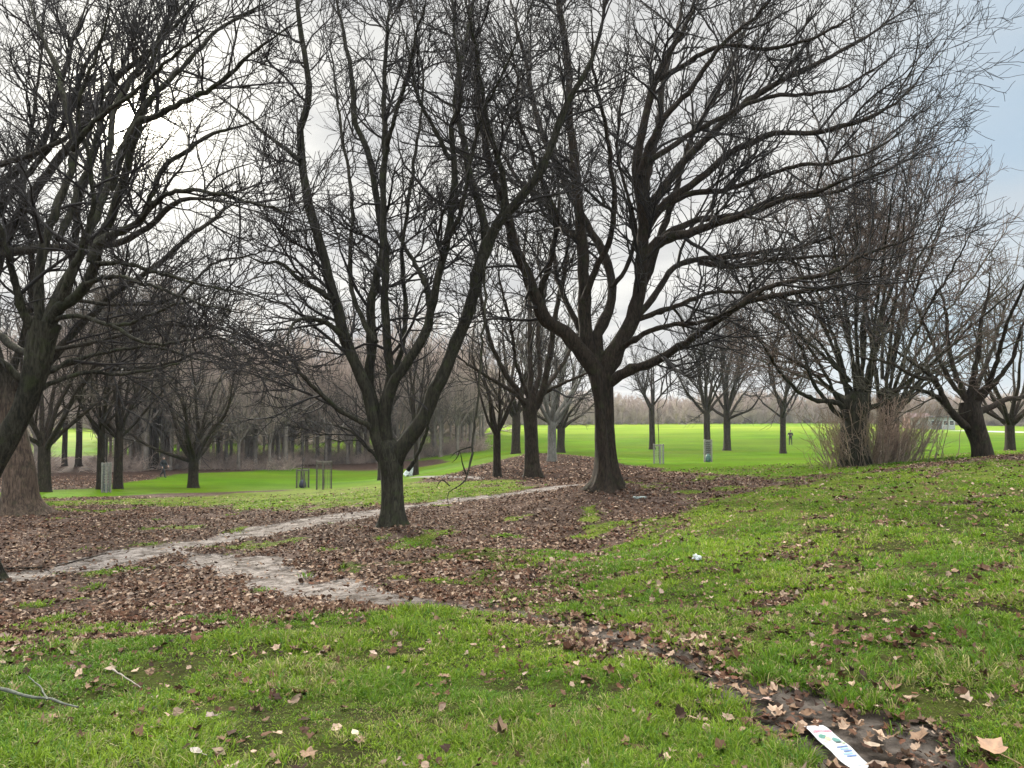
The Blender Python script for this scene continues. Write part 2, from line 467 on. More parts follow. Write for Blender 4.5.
# ------------------------------------------------------------------ trees
def unit(v):
    return v / (np.linalg.norm(v, axis=-1, keepdims=True) + 1e-9)
def tubes(P, Rr, sides):
    """P (N,n,3) centre lines, Rr (N,n) radii -> verts, quads"""
    N, n, _ = P.shape
    T = np.empty_like(P); T[:, 1:-1] = P[:, 2:] - P[:, :-2]; T[:, 0] = P[:, 1] - P[:, 0]; T[:, -1] = P[:, -1] - P[:, -2]
    T = unit(T)
    avg = unit(P[:, -1] - P[:, 0] + 1e-6)
    ref = np.where(np.abs(avg[:, 2:3]) < .8, np.array([[0, 0, 1.]]), np.array([[1., 0, 0]]))
    ref = unit(np.cross(avg, ref))
    U = unit(ref[:, None] - (ref[:, None] * T).sum(-1, keepdims=True) * T)
    V = np.cross(T, U)
    a = np.arange(sides) * 2 * np.pi / sides
    ring = P[:, :, None] + Rr[:, :, None, None] * (np.cos(a)[None, None, :, None] * U[:, :, None] + np.sin(a)[None, None, :, None] * V[:, :, None])
    idx = np.arange(N * n * sides).reshape(N, n, sides)
    A = idx[:, :-1]; B = idx[:, 1:]
    q = np.stack([A, np.roll(A, -1, 2), np.roll(B, -1, 2), B], -1).reshape(-1, 4)
    return ring.reshape(-1, 3), q
def spline(pts, n):
    """Catmull-Rom through pts (m, k) resampled to n samples evenly in length"""
    p = np.asarray(pts, float)
    p = np.concatenate([[2 * p[0] - p[1]], p, [2 * p[-1] - p[-2]]])
    out = []
    for i in range(1, len(p) - 2):
        t = np.linspace(0, 1, 12, endpoint=False)[:, None]
        a, b, c, d = p[i - 1], p[i], p[i + 1], p[i + 2]
        out.append(.5 * (2 * b + (c - a) * t + (2 * a - 5 * b + 4 * c - d) * t ** 2 + (3 * b - a - 3 * c + d) * t ** 3))
    out.append(p[-2:-1]); q = np.concatenate(out)
    s = np.concatenate([[0], np.cumsum(np.linalg.norm(np.diff(q[:, :3], axis=0), axis=1))])
    k = np.linspace(0, s[-1], n)
    return np.stack([np.interp(k, s, q[:, j]) for j in range(q.shape[1])], 1)
def sprout(P, Rr, rate, t0, ang, length, n, rg, wiggle=.12, up=.05, rmul=.55, rmin=.004, shrink=.5, perp=None, centre=None, minlen=.15, rtip=None, lrel=None):
    """children along every parent line; returns P, R of the children"""
    N, m, _ = P.shape
    seg = np.linalg.norm(np.diff(P, axis=1), axis=2); L = seg.sum(1)
    cnt = rg.poisson(np.maximum(rate * L * (1 - t0), 0))
    par = np.repeat(np.arange(N), cnt); k = len(par)
    if k == 0: return np.zeros((0, n, 3)), np.zeros((0, n))
    t = t0 + (1 - t0) * rg.random(k) ** .9
    f = t * (m - 1); i = np.minimum(f.astype(int), m - 2); w = (f - i)[:, None]
    p0 = P[par, i] * (1 - w) + P[par, i + 1] * w
    T = unit(P[par, i + 1] - P[par, i])
    r0 = Rr[par, i] * (1 - w[:, 0]) + Rr[par, i + 1] * w[:, 0]
    q = rg.normal(size=(k, 3)); q[:, 2] += .25
    if centre is not None:
        o = p0 - centre; q += unit(o) * .5
    q = unit(q - (q * T).sum(1, keepdims=True) * T)
    a = np.radians(rg.uniform(ang[0], ang[1], k))[:, None]
    d = unit(np.cos(a) * T + np.sin(a) * q)
    ln = rg.uniform(length[0], length[1], k) * (1 - shrink * t)
    if lrel is not None: ln = np.minimum(ln, lrel * L[par])
    ln = np.maximum(ln, minlen)
    r = np.clip(np.minimum(r0 * rmul, ln * .016 + .002), rmin, None)
    out = np.empty((k, n, 3)); out[:, 0] = p0
    st = (ln / (n - 1))[:, None]
    for j in range(1, n):
        d = unit(d + rg.normal(size=(k, 3)) * wiggle + np.array([0, 0, up]))
        out[:, j] = out[:, j - 1] + d * st
    tp = (rtip if rtip is not None else rmin * .6)
    s = np.linspace(0, 1, n)[None]
    rad_ = r[:, None] * (1 - s) ** .8 + tp * s
    return out, np.maximum(rad_, tp)
def join(parts):
    Vs, Qs, o = [], [], 0
    for v, q in parts:
        if len(v) == 0: continue
        Vs.append(v); Qs.append(q + o); o += len(v)
    return np.concatenate(Vs), np.concatenate(Qs)
def trunk_mesh(line, rad_, flare=.8, flare_h=.5, sides=28, seed=1, ridges=7, seam=None, rough=.05, nrings=44):
    """solid bole with buttress roots, fluting and bark relief. line (m,3) and radii (m,)"""
    q = spline(np.concatenate([np.asarray(line, float), np.asarray(rad_, float)[:, None]], 1), nrings)
    P, r = q[:, :3], q[:, 3]
    T = unit(np.gradient(P, axis=0)); ref = np.array([1., 0, 0])
    U = unit(ref - (ref * T).sum(-1, keepdims=True) * T); V = np.cross(T, U)
    a = np.arange(sides) * 2 * np.pi / sides
    h = P[:, 2] - P[0, 2]
    rs = random.Random(seed); ph = [rs.uniform(0, 6.28) for _ in range(6)]
    fl = np.exp(-np.maximum(h, 0) / flare_h)[:, None]
    root = .55 + .45 * np.sin(ridges * a + ph[0] + .6 * np.sin(2 * a + ph[1]))[None]
    k = 1 + flare * fl * (.25 + .75 * root ** 1.5)
    k = k + .055 * np.sin(3 * a + ph[2] + h[:, None] * 1.1)[:, :] + .035 * np.sin(5 * a + ph[3] - h[:, None] * 1.9)
    A2, H2 = np.meshgrid(a, h)
    k = k + rough * (vnoise(np.cos(A2) * 3 + H2 * .35 + 9 * seed, np.sin(A2) * 3 + H2 * .35, .22, seed) - .5) + rough * .8 * (vnoise(A2 * 6 + 40, H2 * 4, 1, seed + 3) - .5)
    if seam is not None:
        for ca, wd, dp in seam:
            dd = (A2 - ca - .15 * np.sin(H2 * 2) + np.pi) % (2 * np.pi) - np.pi
            k = k - dp * np.exp(-(dd / wd) ** 2) + dp * .55 * np.exp(-((np.abs(dd) - wd * 2.1) / (wd * .9)) ** 2)
    ring = P[:, None] + (r[:, None] * k)[:, :, None] * (np.cos(a)[None, :, None] * U[:, None] + np.sin(a)[None, :, None] * V[:, None])
    n = len(P); idx = np.arange(n * sides).reshape(n, sides)
    A = idx[:-1]; B = idx[1:]
    qd = np.stack([A, np.roll(A, -1, 1), np.roll(B, -1, 1), B], -1).reshape(-1, 4)
    return ring.reshape(-1, 3), qd
def bark(name, dark, light, moss=(.06, .075, .025), mossy=.35, grain=1.0, above=None):
    m = Mat(name)
    st = m.scale((1, 1, .22))
    k = m.noise(22 * grain, 6, .65, st, 1.0); k2 = m.noise(2.3, 4)
    c = m.mix(m.rng(k, .35, .68), dark, light)
    c = m.mix(m.rng(m.noise(5, 5, .6), .5, .72, 0, mossy), c, moss)
    c = m.mix(m.rng(k2, .35, .7, 0, .35), c, tuple(x * .6 for x in dark))
    if above:
        sx = m.n('ShaderNodeSeparateXYZ'); m.l(m.tc.outputs['Object'], sx.inputs[0])
        c = m.mix(m.rng(m.math('ADD', sx.outputs[2], m.noise(1.5, 3)), above - .6, above + .9), c, m.mix(m.rng(k, .35, .68), (.013, .011, .007), (.055, .045, .030)))
    m.col(c); m.rough(.9); m.spec(.2)
    m.bump(m.math('ADD', k, m.math('MULTIPLY', m.noise(60, 3), .3)), .9, .03)
    return m.m
M_BARK = bark('bark_dark', (.013, .009, .006), (.060, .042, .028))
M_BARKG = bark('bark_green', (.014, .012, .008), (.066, .060, .038), (.042, .052, .017), .75)
M_BARKP = bark('bark_brown_smooth', (.050, .034, .024), (.175, .122, .086), (.06, .06, .03), .6, .9, above=3.0)
M_TWIG = plain('twigs_dark', (.014, .010, .0075), .85, .3, 3)
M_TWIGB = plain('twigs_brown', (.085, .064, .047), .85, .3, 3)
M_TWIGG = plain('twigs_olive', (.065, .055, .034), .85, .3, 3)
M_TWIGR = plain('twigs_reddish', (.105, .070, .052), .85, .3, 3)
M_TWIGF = plain('twigs_far', (.37, .285, .235), .9, .25, .5)  # paler than the nearer twigs, distance haze put into the colour
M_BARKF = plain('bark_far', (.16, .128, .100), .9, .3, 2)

def hero(name, label, cat, bole, limbs, seed, bark_m, twig_m, flare=.8, seam=None, levels=None, group=None, rmin=.0045, wscale=.76, bare_from=None, sun_gap=False, sides=28, ridges=7, bole_rings=44, flare_h=.5, drop=.08, extra=None):
    """bole and limbs are lists of (u, v, D, width_px); depth per node makes the crown spread in all directions"""
    rg = np.random.default_rng(seed)
    b = np.array([[*at(u, v, D), .5 * w * pxm(D)] for u, v, D, w in bole])
    gx0, gy0 = b[0, 0], b[0, 1]
    b[0, 2] = gz(gx0, gy0) - drop
    base = b[0, :3].copy(); base[2] += drop
    root = empty(name, base)
    tag(root, label, cat, group)
    parts = [trunk_mesh(b[:, :3], b[:, 3], flare, flare_h, sides, seed, ridges, seam, nrings=bole_rings)]
    LP, LR = [], []
    for l in limbs:
        a = np.array([[*at(u, v, D), .5 * w * pxm(D)] for u, v, D, w in l])
        s = spline(a, 40)
        L = np.linalg.norm(np.diff(s[:, :3], axis=0), axis=1).sum()
        s[2:, :3] += np.cumsum(rg.normal(size=(38, 3)) * .012, axis=0) * min(1, L / 6) + rg.normal(size=(38, 3)) * .010 * min(1, L / 6)
        LP.append(s[:, :3]); LR.append(np.maximum(s[:, 3] * wscale * (1 - .7 * sstep(.72, 1.0, np.linspace(0, 1, 40))), .004))
    LP, LR = np.array(LP), np.array(LR)
    kn = 1 + .16 * (rg.random(LR.shape) - .5) + .25 * (rg.random(LR.shape) > .93)
    parts.append(tubes(LP, LR * kn, 10))
    if extra: parts += extra
    V, Q = join(parts)
    tr = link('trunk', mesh_from('trunk', V - base, Q), bark_m, root)
    if bare_from: LP, LR = LP[:bare_from], LR[:bare_from]
    cen = LP.mean((0, 1)); cen[2] -= 1.0
    lev = levels or {}
    crown = []
    def gap(P, Rr, w=.5):
        v = unit(P - np.array([0, 0, EYE])); k = (v @ np.array(sd)).max(1) < math.cos(R(w))
        return P[k], Rr[k]
    P1, R1 = sprout(LP, LR, lev.get('r1', 2.2), .18, (32, 70), lev.get('l1', (1.2, 3.0)), 9, rg, .17, .06, .6, .008, .45, centre=cen, rtip=rmin)
    P2, R2 = sprout(P1, R1, lev.get('r2', 4.5), .08, (25, 60), lev.get('l2', (.5, 1.5)), 6, rg, .18, .05, .7, .0055, .45, centre=cen, rtip=rmin)
    P3, R3 = sprout(P2, R2, lev.get('r3', 6.0), .1, (25, 60), lev.get('l3', (.2, .7)), 4, rg, .20, .03, .8, rmin, .3, rtip=rmin * .8)
    P0, R0 = sprout(LP, LR, lev.get('r0', 1.8), .1, (35, 75), (.3, 1.1), 6, rg, .16, .04, .3, .006, .2, rtip=rmin)
    Pt, Rt = sprout(LP[:, 30:], LR[:, 30:], 5.0, .25, (8, 38), (.6, 2.0), 8, rg, .13, .03, .75, .006, .2, rtip=rmin)
    P1 = np.concatenate([P1, np.stack([np.stack([np.interp(np.linspace(0, 7, 9), np.arange(8), Pt[i, :, c]) for c in range(3)], 1) for i in range(len(Pt))])]); R1 = np.concatenate([R1, np.stack([np.interp(np.linspace(0, 7, 9), np.arange(8), Rt[i]) for i in range(len(Rt))])])
    P4, R4 = sprout(P0, R0, 5.0, .15, (25, 60), (.15, .5), 4, rg, .15, .03, .8, rmin, .3, rtip=rmin * .8)
    # limb ends divide into long shoots
    if sun_gap: (P0, R0), (P1, R1), (P2, R2), (P3, R3), (P4, R4) = gap(P0, R0), gap(P1, R1), gap(P2, R2), gap(P3, R3), gap(P4, R4)
    for P, R_2, s in ((P1, R1, 5), (P2, R2, 4), (P3, R3, 3), (P0, R0, 4), (P4, R4, 3)):
        crown.append(tubes(P, R_2, s))
    V, Q = join(crown)
    link('crown', mesh_from('crown', V - base, Q), twig_m, root)
    print(name, 'twigs', len(P1), len(P2), len(P3), 'quads', len(Q))
    return root, base
# ================================================================== the hero trees, surveyed limb by limb
def limb(D0, D1, w0, w1, pts):
    """pixel nodes with depth and width running from start to end"""
    n = len(pts); out = []
    for i, p in enumerate(pts):
        t = i / (n - 1)
        out.append((p[0], p[1], D0 + (D1 - D0) * t ** 1.2, w0 + (w1 - w0) * t ** .85))
    return out

# --- centre tree with rising stems
DB = 15.0
B_bole = [(393, 530, DB, 25), (393, 505, DB, 22), (392, 480, DB, 21.5), (391, 462, DB, 24), (389, 450, DB, 23), (386, 440, DB, 15)]
B_limbs = [
 limb(DB, 14.2, 20, 4, [(388, 462), (378, 440), (371, 407), (361, 377), (344, 337), (333, 300), (322, 260), (308, 210), (300, 170), (298, 130), (306, 100), (305, 70), (299, 35), (295, 0), (290, -60), (284, -120)]),
 limb(DB, 16.2, 17, 4, [(386, 458), (378, 430), (376, 407), (370, 385), (375, 345), (374, 310), (381, 277), (386, 247), (379, 200), (376, 165), (360, 118), (356, 75), (348, 40), (340, 0), (330, -60)]),
 limb(DB, 15.2, 16, 4, [(390, 458), (385, 430), (383, 407), (391, 382), (388, 337), (387, 292), (386, 250), (384, 200), (385, 140), (383, 100), (384, 50), (388, 0), (392, -70)]),
 limb(DB, 13.2, 17, 4, [(388, 455), (386, 420), (388, 397), (403, 372), (418, 347), (431, 312), (433, 282), (443, 242), (450, 192), (450, 160), (447, 125), (455, 100), (450, 50), (443, 0), (436, -60)]),
 limb(DB, 13.6, 23, 6, [(394, 462), (400, 450), (421, 422), (441, 382), (456, 342), (471, 307), (481, 267), (496, 232), (516, 208), (537, 180), (552, 150), (565, 110), (588, 65), (600, 20), (610, -40)]),
 limb(14.6, 15.6, 13, 4, [(487, 250), (482, 215), (468, 175), (462, 135), (456, 100), (460, 60), (468, 20), (472, -40)]),
 limb(14.4, 12.6, 10, 3, [(498, 230), (505, 190), (495, 150), (485, 110), (478, 60), (470, 20), (462, -30)]),
 limb(14.8, 16.8, 10, 3, [(431, 315), (425, 285), (412, 262), (398, 238), (386, 222)]),
 limb(DB, 13.2, 8, 2.5, [(380, 440), (367, 426), (351, 419), (331, 404), (311, 384), (298, 370), (284, 350), (268, 345), (250, 350)]),
 limb(DB, 16.4, 6, 2, [(384, 470), (376, 456), (363, 444), (351, 431), (338, 426), (322, 424)]),
 limb(15.0, 14.2, 6, 2, [(408, 470), (416, 459), (428, 434), (431, 414), (434, 390), (446, 360)]),
 limb(14.6, 13.8, 9, 2.5, [(333, 300), (318, 290), (300, 280), (280, 262), (262, 262), (240, 250)]),
 limb(14.5, 15.6, 7, 2, [(300, 160), (282, 145), (262, 130), (240, 112), (215, 95)]),
 limb(14.7, 13.4, 9, 2.5, [(345, 340), (330, 325), (310, 318), (295, 322), (285, 350)]),
 limb(14.8, 17.4, 8, 2, [(376, 342), (362, 320), (352, 290), (350, 250), (352, 200), (346, 150), (338, 100), (332, 50), (318, 0)]),
 limb(15.4, 17.6, 8, 2, [(383, 400), (400, 360), (408, 310), (404, 260), (412, 210), (420, 150), (428, 90), (420, 30), (424, -30)]),
 limb(14.6, 12.4, 7, 2, [(384, 160), (395, 120), (410, 80), (418, 40), (430, 0), (440, -40)]),
 limb(14.2, 12.2, 7, 2, [(443, 245), (460, 215), (470, 170), (480, 120), (500, 80), (520, 30), (540, -20)]),
 limb(14.0, 13.4, 7, 2, [(450, 160), (430, 120), (415, 90), (405, 40), (395, 0)]),
 limb(14.0, 13.0, 3.6, 2.4, [(483, 262), (485, 300), (482, 345), (478, 385), (475, 416), (473, 440), (470, 460), (463, 476), (450, 484), (448, 494), (450, 503)]),   # long drooping shoot
 limb(13.1, 13.0, 2.4, 1.2, [(471, 447), (463, 449), (455, 453), (450, 458)]),
 limb(13.1, 13.1, 1.6, 1.0, [(460, 450), (457, 458), (452, 463)]),
 limb(13.1, 12.8, 2.2, 1.0, [(466, 474), (462, 462), (460, 452)]),
 limb(13.1, 13.2, 1.8, 1.0, [(450, 486), (442, 480), (436, 488)]),
]
# --- big tree right of centre
DC = 17.5
C_bole = [(607, 491, DC, 29), (607, 478, DC, 25.5), (606, 460, DC, 22.5), (604, 430, DC, 19.5), (603, 400, DC, 19.5), (601, 380, DC, 23), (600, 366, DC, 20)]
C_limbs = [
 limb(DC, 15.4, 24, 5, [(600, 380), (587, 356), (567, 333), (547, 319), (537, 297), (527, 274), (514, 247), (508, 225), (498, 190), (488, 160), (480, 120), (476, 80), (470, 30), (466, -20)]),
 limb(DC, 18.2, 22, 5, [(598, 380), (587, 347), (584, 317), (583, 280), (581, 242), (578, 200), (575, 170), (570, 130), (569, 85), (564, 40), (557, 0), (550, -60), (545, -120)]),
 limb(DC, 20.4, 16, 4, [(600, 375), (599, 332), (609, 309), (612, 287), (604, 257), (594, 237), (582, 215), (565, 180), (548, 140), (535, 100), (525, 50), (512, 0), (505, -50)]),
 limb(DC, 16.8, 26, 5, [(602, 380), (614, 352), (626, 332), (634, 312), (640, 285), (642, 250), (642, 205), (637, 165), (644, 125), (657, 75), (677, 40), (697, 0), (714, -60)]),
 limb(17.3, 18.8, 14, 4, [(643, 205), (650, 160), (660, 120), (664, 80), (680, 30), (692, -30)]),
 limb(17.4, 14.6, 15, 3, [(640, 262), (662, 240), (687, 234), (712, 224), (737, 217), (762, 209), (792, 196), (832, 186), (870, 170), (905, 150)]),
 limb(DC, 14.2, 15, 4, [(602, 388), (614, 380), (628, 370), (649, 364), (672, 352), (697, 332), (717, 319), (737, 307), (768, 299), (805, 292), (838, 289), (868, 280), (900, 276)]),
 limb(14.9, 14.0, 8, 3, [(737, 307), (768, 288), (806, 280), (838, 274), (868, 258), (905, 245), (940, 225)]),
 limb(17.4, 15.0, 9, 4, [(618, 350), (630, 343), (652, 330), (674, 324), (699, 322), (724, 312), (745, 303)]),
 limb(17.4, 16.6, 8, 2.5, [(636, 320), (667, 308), (687, 302), (707, 294), (727, 292), (762, 297), (800, 305), (835, 318)]),
 limb(17.4, 19.4, 15, 3, [(642, 220), (660, 193), (677, 170), (712, 135), (747, 105), (792, 80), (832, 60), (880, 30), (925, -5)]),
 limb(17.3, 17.0, 13, 3, [(641, 240), (660, 208), (697, 180), (737, 150), (772, 135), (822, 132), (868, 118), (905, 95), (940, 45)]),
 limb(17.3, 18.8, 11, 3, [(641, 262), (665, 235), (697, 220), (737, 215), (772, 200), (820, 196), (865, 180), (900, 160), (925, 130)]),
 limb(17.0, 15.6, 12, 3, [(641, 175), (648, 145), (660, 118), (688, 85), (715, 45), (752, 15), (785, -25)]),
 limb(17.4, 20.8, 12, 3, [(636, 300), (650, 270), (662, 230), (676, 190), (690, 140), (712, 100), (735, 50), (755, 5), (770, -40)]),
 limb(17.4, 20.4, 10, 3, [(636, 318), (655, 295), (676, 268), (700, 262), (735, 260), (765, 255), (800, 250), (840, 235), (880, 215)]),
 limb(17.4, 14.4, 10, 3, [(584, 300), (596, 270), (612, 240), (620, 200), (618, 160), (610, 120), (600, 80), (596, 30), (590, -20)]),
 limb(17.4, 15.2, 10, 3, [(547, 319), (540, 290), (552, 255), (556, 220), (545, 185), (530, 150), (515, 110), (510, 60), (500, 10)]),
 limb(17.6, 19.5, 9, 3, [(581, 240), (560, 225), (545, 200), (520, 180), (500, 150), (478, 140)]),
 limb(17.6, 21.0, 10, 3, [(594, 350), (575, 320), (560, 290), (552, 250), (556, 200), (560, 150)]),
 limb(17.5, 18.2, 7, 2, [(612, 288), (628, 262), (634, 230), (626, 195), (618, 150), (622, 110), (628, 60), (632, 10)]),
 limb(17.4, 17.8, 9, 2.5, [(640, 165), (665, 150), (690, 132), (730, 110), (765, 95), (800, 92), (840, 85), (880, 62), (910, 50)]),
 limb(17.4, 16.2, 8, 2.5, [(657, 80), (690, 60), (725, 45), (760, 50), (800, 40), (840, 22), (875, -5)]),
 limb(17.4, 15.8, 9, 2.5, [(655, 210), (690, 195), (725, 190), (760, 178), (800, 165), (840, 160), (880, 145), (915, 115)]),
 limb(17.4, 18.6, 8, 2.5, [(700, 262), (735, 268), (770, 262), (805, 262), (845, 258), (885, 250)]),
]
# --- mossy tree close by at the left edge: its foot is just outside the frame
DZ = 10.5
Z_bole = [(-15, 590, DZ, 32), (-22, 550, DZ, 27), (-22, 510, DZ, 26), (-14, 475, DZ, 25), (6, 440, DZ, 23), (24, 408, DZ, 20), (38, 365, DZ, 24), (42, 340, DZ, 26), (48, 322, DZ, 26)]
Z_limbs = [
 limb(DZ, 9.4, 20, 5, [(46, 330), (58, 308), (80, 290), (94, 262), (104, 237), (124, 180), (139, 130), (148, 85), (165, 40), (195, 0), (225, -40)]),
 limb(DZ, 11.4, 18, 5, [(40, 345), (38, 310), (45, 240), (62, 190), (72, 150), (55, 85), (32, 30), (15, -20)]),
 limb(DZ, 12.2, 17, 5, [(44, 330), (60, 290), (75, 262), (88, 225), (104, 185), (103, 150), (112, 96), (135, 50), (170, 0), (180, -40)]),
 limb(9.8, 8.2, 12, 3, [(96, 246), (115, 232), (135, 222), (152, 204), (168, 192), (200, 190), (240, 200), (280, 210), (305, 205)]),
 limb(9.8, 10.6, 12, 3, [(90, 262), (100, 240), (140, 218), (165, 165), (190, 145), (212, 130), (250, 120), (280, 100)]),
 limb(9.6, 8.8, 12, 3, [(110, 190), (135, 130), (165, 115), (200, 100), (228, 85), (250, 65), (280, 40), (310, 20)]),
 limb(9.6, 10.4, 10, 3, [(125, 140), (148, 102), (170, 78), (200, 45), (220, 25), (255, 5), (280, -10)]),
 limb(DZ, 9.0, 8, 2, [(46, 318), (80, 318), (115, 327), (140, 317), (175, 305), (205, 295), (240, 285)]),
 limb(9.9, 9.0, 6, 2, [(112, 326), (140, 340), (175, 342), (212, 335), (240, 352), (256, 372)]),
 limb(DZ, 12.0, 9, 2.5, [(38, 378), (55, 370), (75, 362), (120, 352), (160, 352), (200, 364), (230, 372)]),
 limb(DZ, 11.6, 9, 2.5, [(34, 392), (60, 380), (90, 372), (125, 374), (170, 366), (215, 355)]),
 limb(10.0, 8.4, 8, 2, [(86, 284), (112, 278), (130, 280), (162, 292), (190, 302), (225, 312), (262, 322)]),
 limb(10.0, 10.8, 8, 2, [(94, 264), (125, 264), (162, 275), (200, 285), (238, 292), (270, 300)]),
 limb(DZ, 9.2, 15, 4, [(42, 345), (22, 310), (10, 270), (-5, 225), (-20, 180), (-40, 120)]),
 limb(DZ, 12.6, 13, 4, [(36, 360), (12, 340), (-20, 320), (-60, 300), (-110, 270), (-170, 230)]),
 limb(DZ, 8.6, 13, 4, [(30, 390), (0, 360), (-45, 330), (-100, 260), (-140, 180), (-170, 100)]),
 limb(9.4, 8.4, 10, 3, [(60, 300), (80, 250), (95, 210), (92, 160), (80, 110), (95, 60), (110, 10), (118, -30)]),
 limb(10.8, 12.8, 10, 3, [(58, 240), (76, 200), (92, 155), (98, 110), (108, 60), (112, 10)]),
 limb(8.9, 7.6, 9, 2.5, [(72, 150), (95, 120), (130, 95), (165, 60), (195, 35), (232, 12)]),
]
# --- broad brown-barked tree left, partly behind the mossy one
DA = 17.5
A_bole = [(22, 520, DA, 33), (20, 500, DA, 31), (20, 475, DA, 29), (17, 450, DA, 26), (12, 425, DA, 26), (6, 400, DA, 28), (2, 375, DA, 27)]
A_limbs = [
 limb(DA, 14.8, 20, 5, [(6, 395), (-6, 350), (-8, 290), (8, 240), (30, 200), (55, 165), (85, 130), (112, 85), (160, 45), (180, 0), (205, -40)]),
 limb(DA, 18.2, 18, 5, [(4, 385), (-12, 330), (-25, 260), (-15, 200), (15, 170), (45, 140), (60, 90), (75, 40), (95, -10)]),
 limb(DA, 13.4, 18, 5, [(0, 380), (-30, 320), (-60, 268), (-20, 256), (37, 246), (100, 242), (137, 224), (162, 203), (187, 193), (230, 200), (262, 212)]),
 limb(DA, 16.4, 15, 4, [(6, 400), (30, 370), (50, 335), (70, 300), (78, 250), (85, 200), (100, 150), (106, 110), (130, 60), (150, 0)]),
 limb(DA, 20.0, 14, 4, [(8, 400), (36, 380), (70, 340), (110, 300), (150, 270), (190, 235), (230, 205), (262, 180)]),
 limb(DA, 19.2, 12, 3, [(4, 390), (20, 350), (32, 300), (28, 240), (20, 190), (28, 130), (40, 60), (46, 0)]),
 limb(DA, 15.6, 12, 3, [(-20, 300), (-10, 230), (10, 195), (60, 130), (85, 70), (110, 30), (130, -20)]),
 limb(DA, 21.5, 14, 4, [(0, 380), (-20, 320), (-60, 260), (-110, 200), (-150, 120)]),
 limb(14.8, 13.0, 9, 3, [(0, 165), (40, 150), (75, 130), (120, 85), (165, 40), (182, 0)]),
 limb(17.0, 15.2, 7, 2.5, [(44, 370), (80, 362), (120, 370), (165, 362), (200, 350), (240, 362), (280, 350)]),
 limb(16.6, 14.6, 7, 2.5, [(52, 350), (100, 340), (150, 325), (200, 322), (240, 330), (275, 345)]),
 limb(16.8, 17.6, 6, 2.5, [(74, 300), (120, 305), (170, 300), (215, 262), (250, 255), (290, 240)]),
]
BUMPS += [(at(393, 528, DB)[0], DB, .06, 1.1), (at(607, 490, DC)[0], DC, .08, 1.4), (at(22, 518, DA)[0], DA, .06, 1.3)]
build_ground()
hero('bare_tree', 'dark bare tree forking low into several rising stems, left of centre in the litter', 'tree',
     B_bole, B_limbs, 21, M_BARKG, M_TWIG, flare=.8, flare_h=.2, bare_from=19, rmin=.0046, levels=dict(r1=2.6, l1=(1.0, 2.8), r2=5.2, l2=(.45, 1.4), r3=7.0))
hero('bare_tree', 'largest bare tree, with thick fissured trunk and wide crown, right of centre', 'tree',
     C_bole, C_limbs, 22, M_BARK, M_TWIG, flare=.85, flare_h=.22, seam=[(5.05, .20, .30), (4.1, .12, .12)], levels=dict(r1=2.5, l1=(1.2, 3.4), r2=5.0, l2=(.5, 1.7), r3=6.5), rmin=.0052)
hero('mossy_tree', 'mossy tree leaning in from the left edge in front of the brown trunk', 'tree',
     Z_bole, Z_limbs, 23, M_BARKG, M_TWIG, flare=.45, flare_h=.25, sun_gap=True, wscale=.66, levels=dict(r1=2.4, l1=(.8, 2.2), r2=6.0, l2=(.35, 1.0), r3=7.5, l3=(.15, .5)), rmin=.0034)
hero('broad_tree', 'broad tree with smooth brown bark and flared roots at the left edge', 'tree',
     A_bole, A_limbs, 24, M_BARKP, M_TWIG, flare=1.1, flare_h=.22, sun_gap=True, ridges=9, wscale=.68, levels=dict(r1=2.4, l1=(1.2, 3.0), r2=4.8, l2=(.5, 1.4), r3=6.0), rmin=.0056)
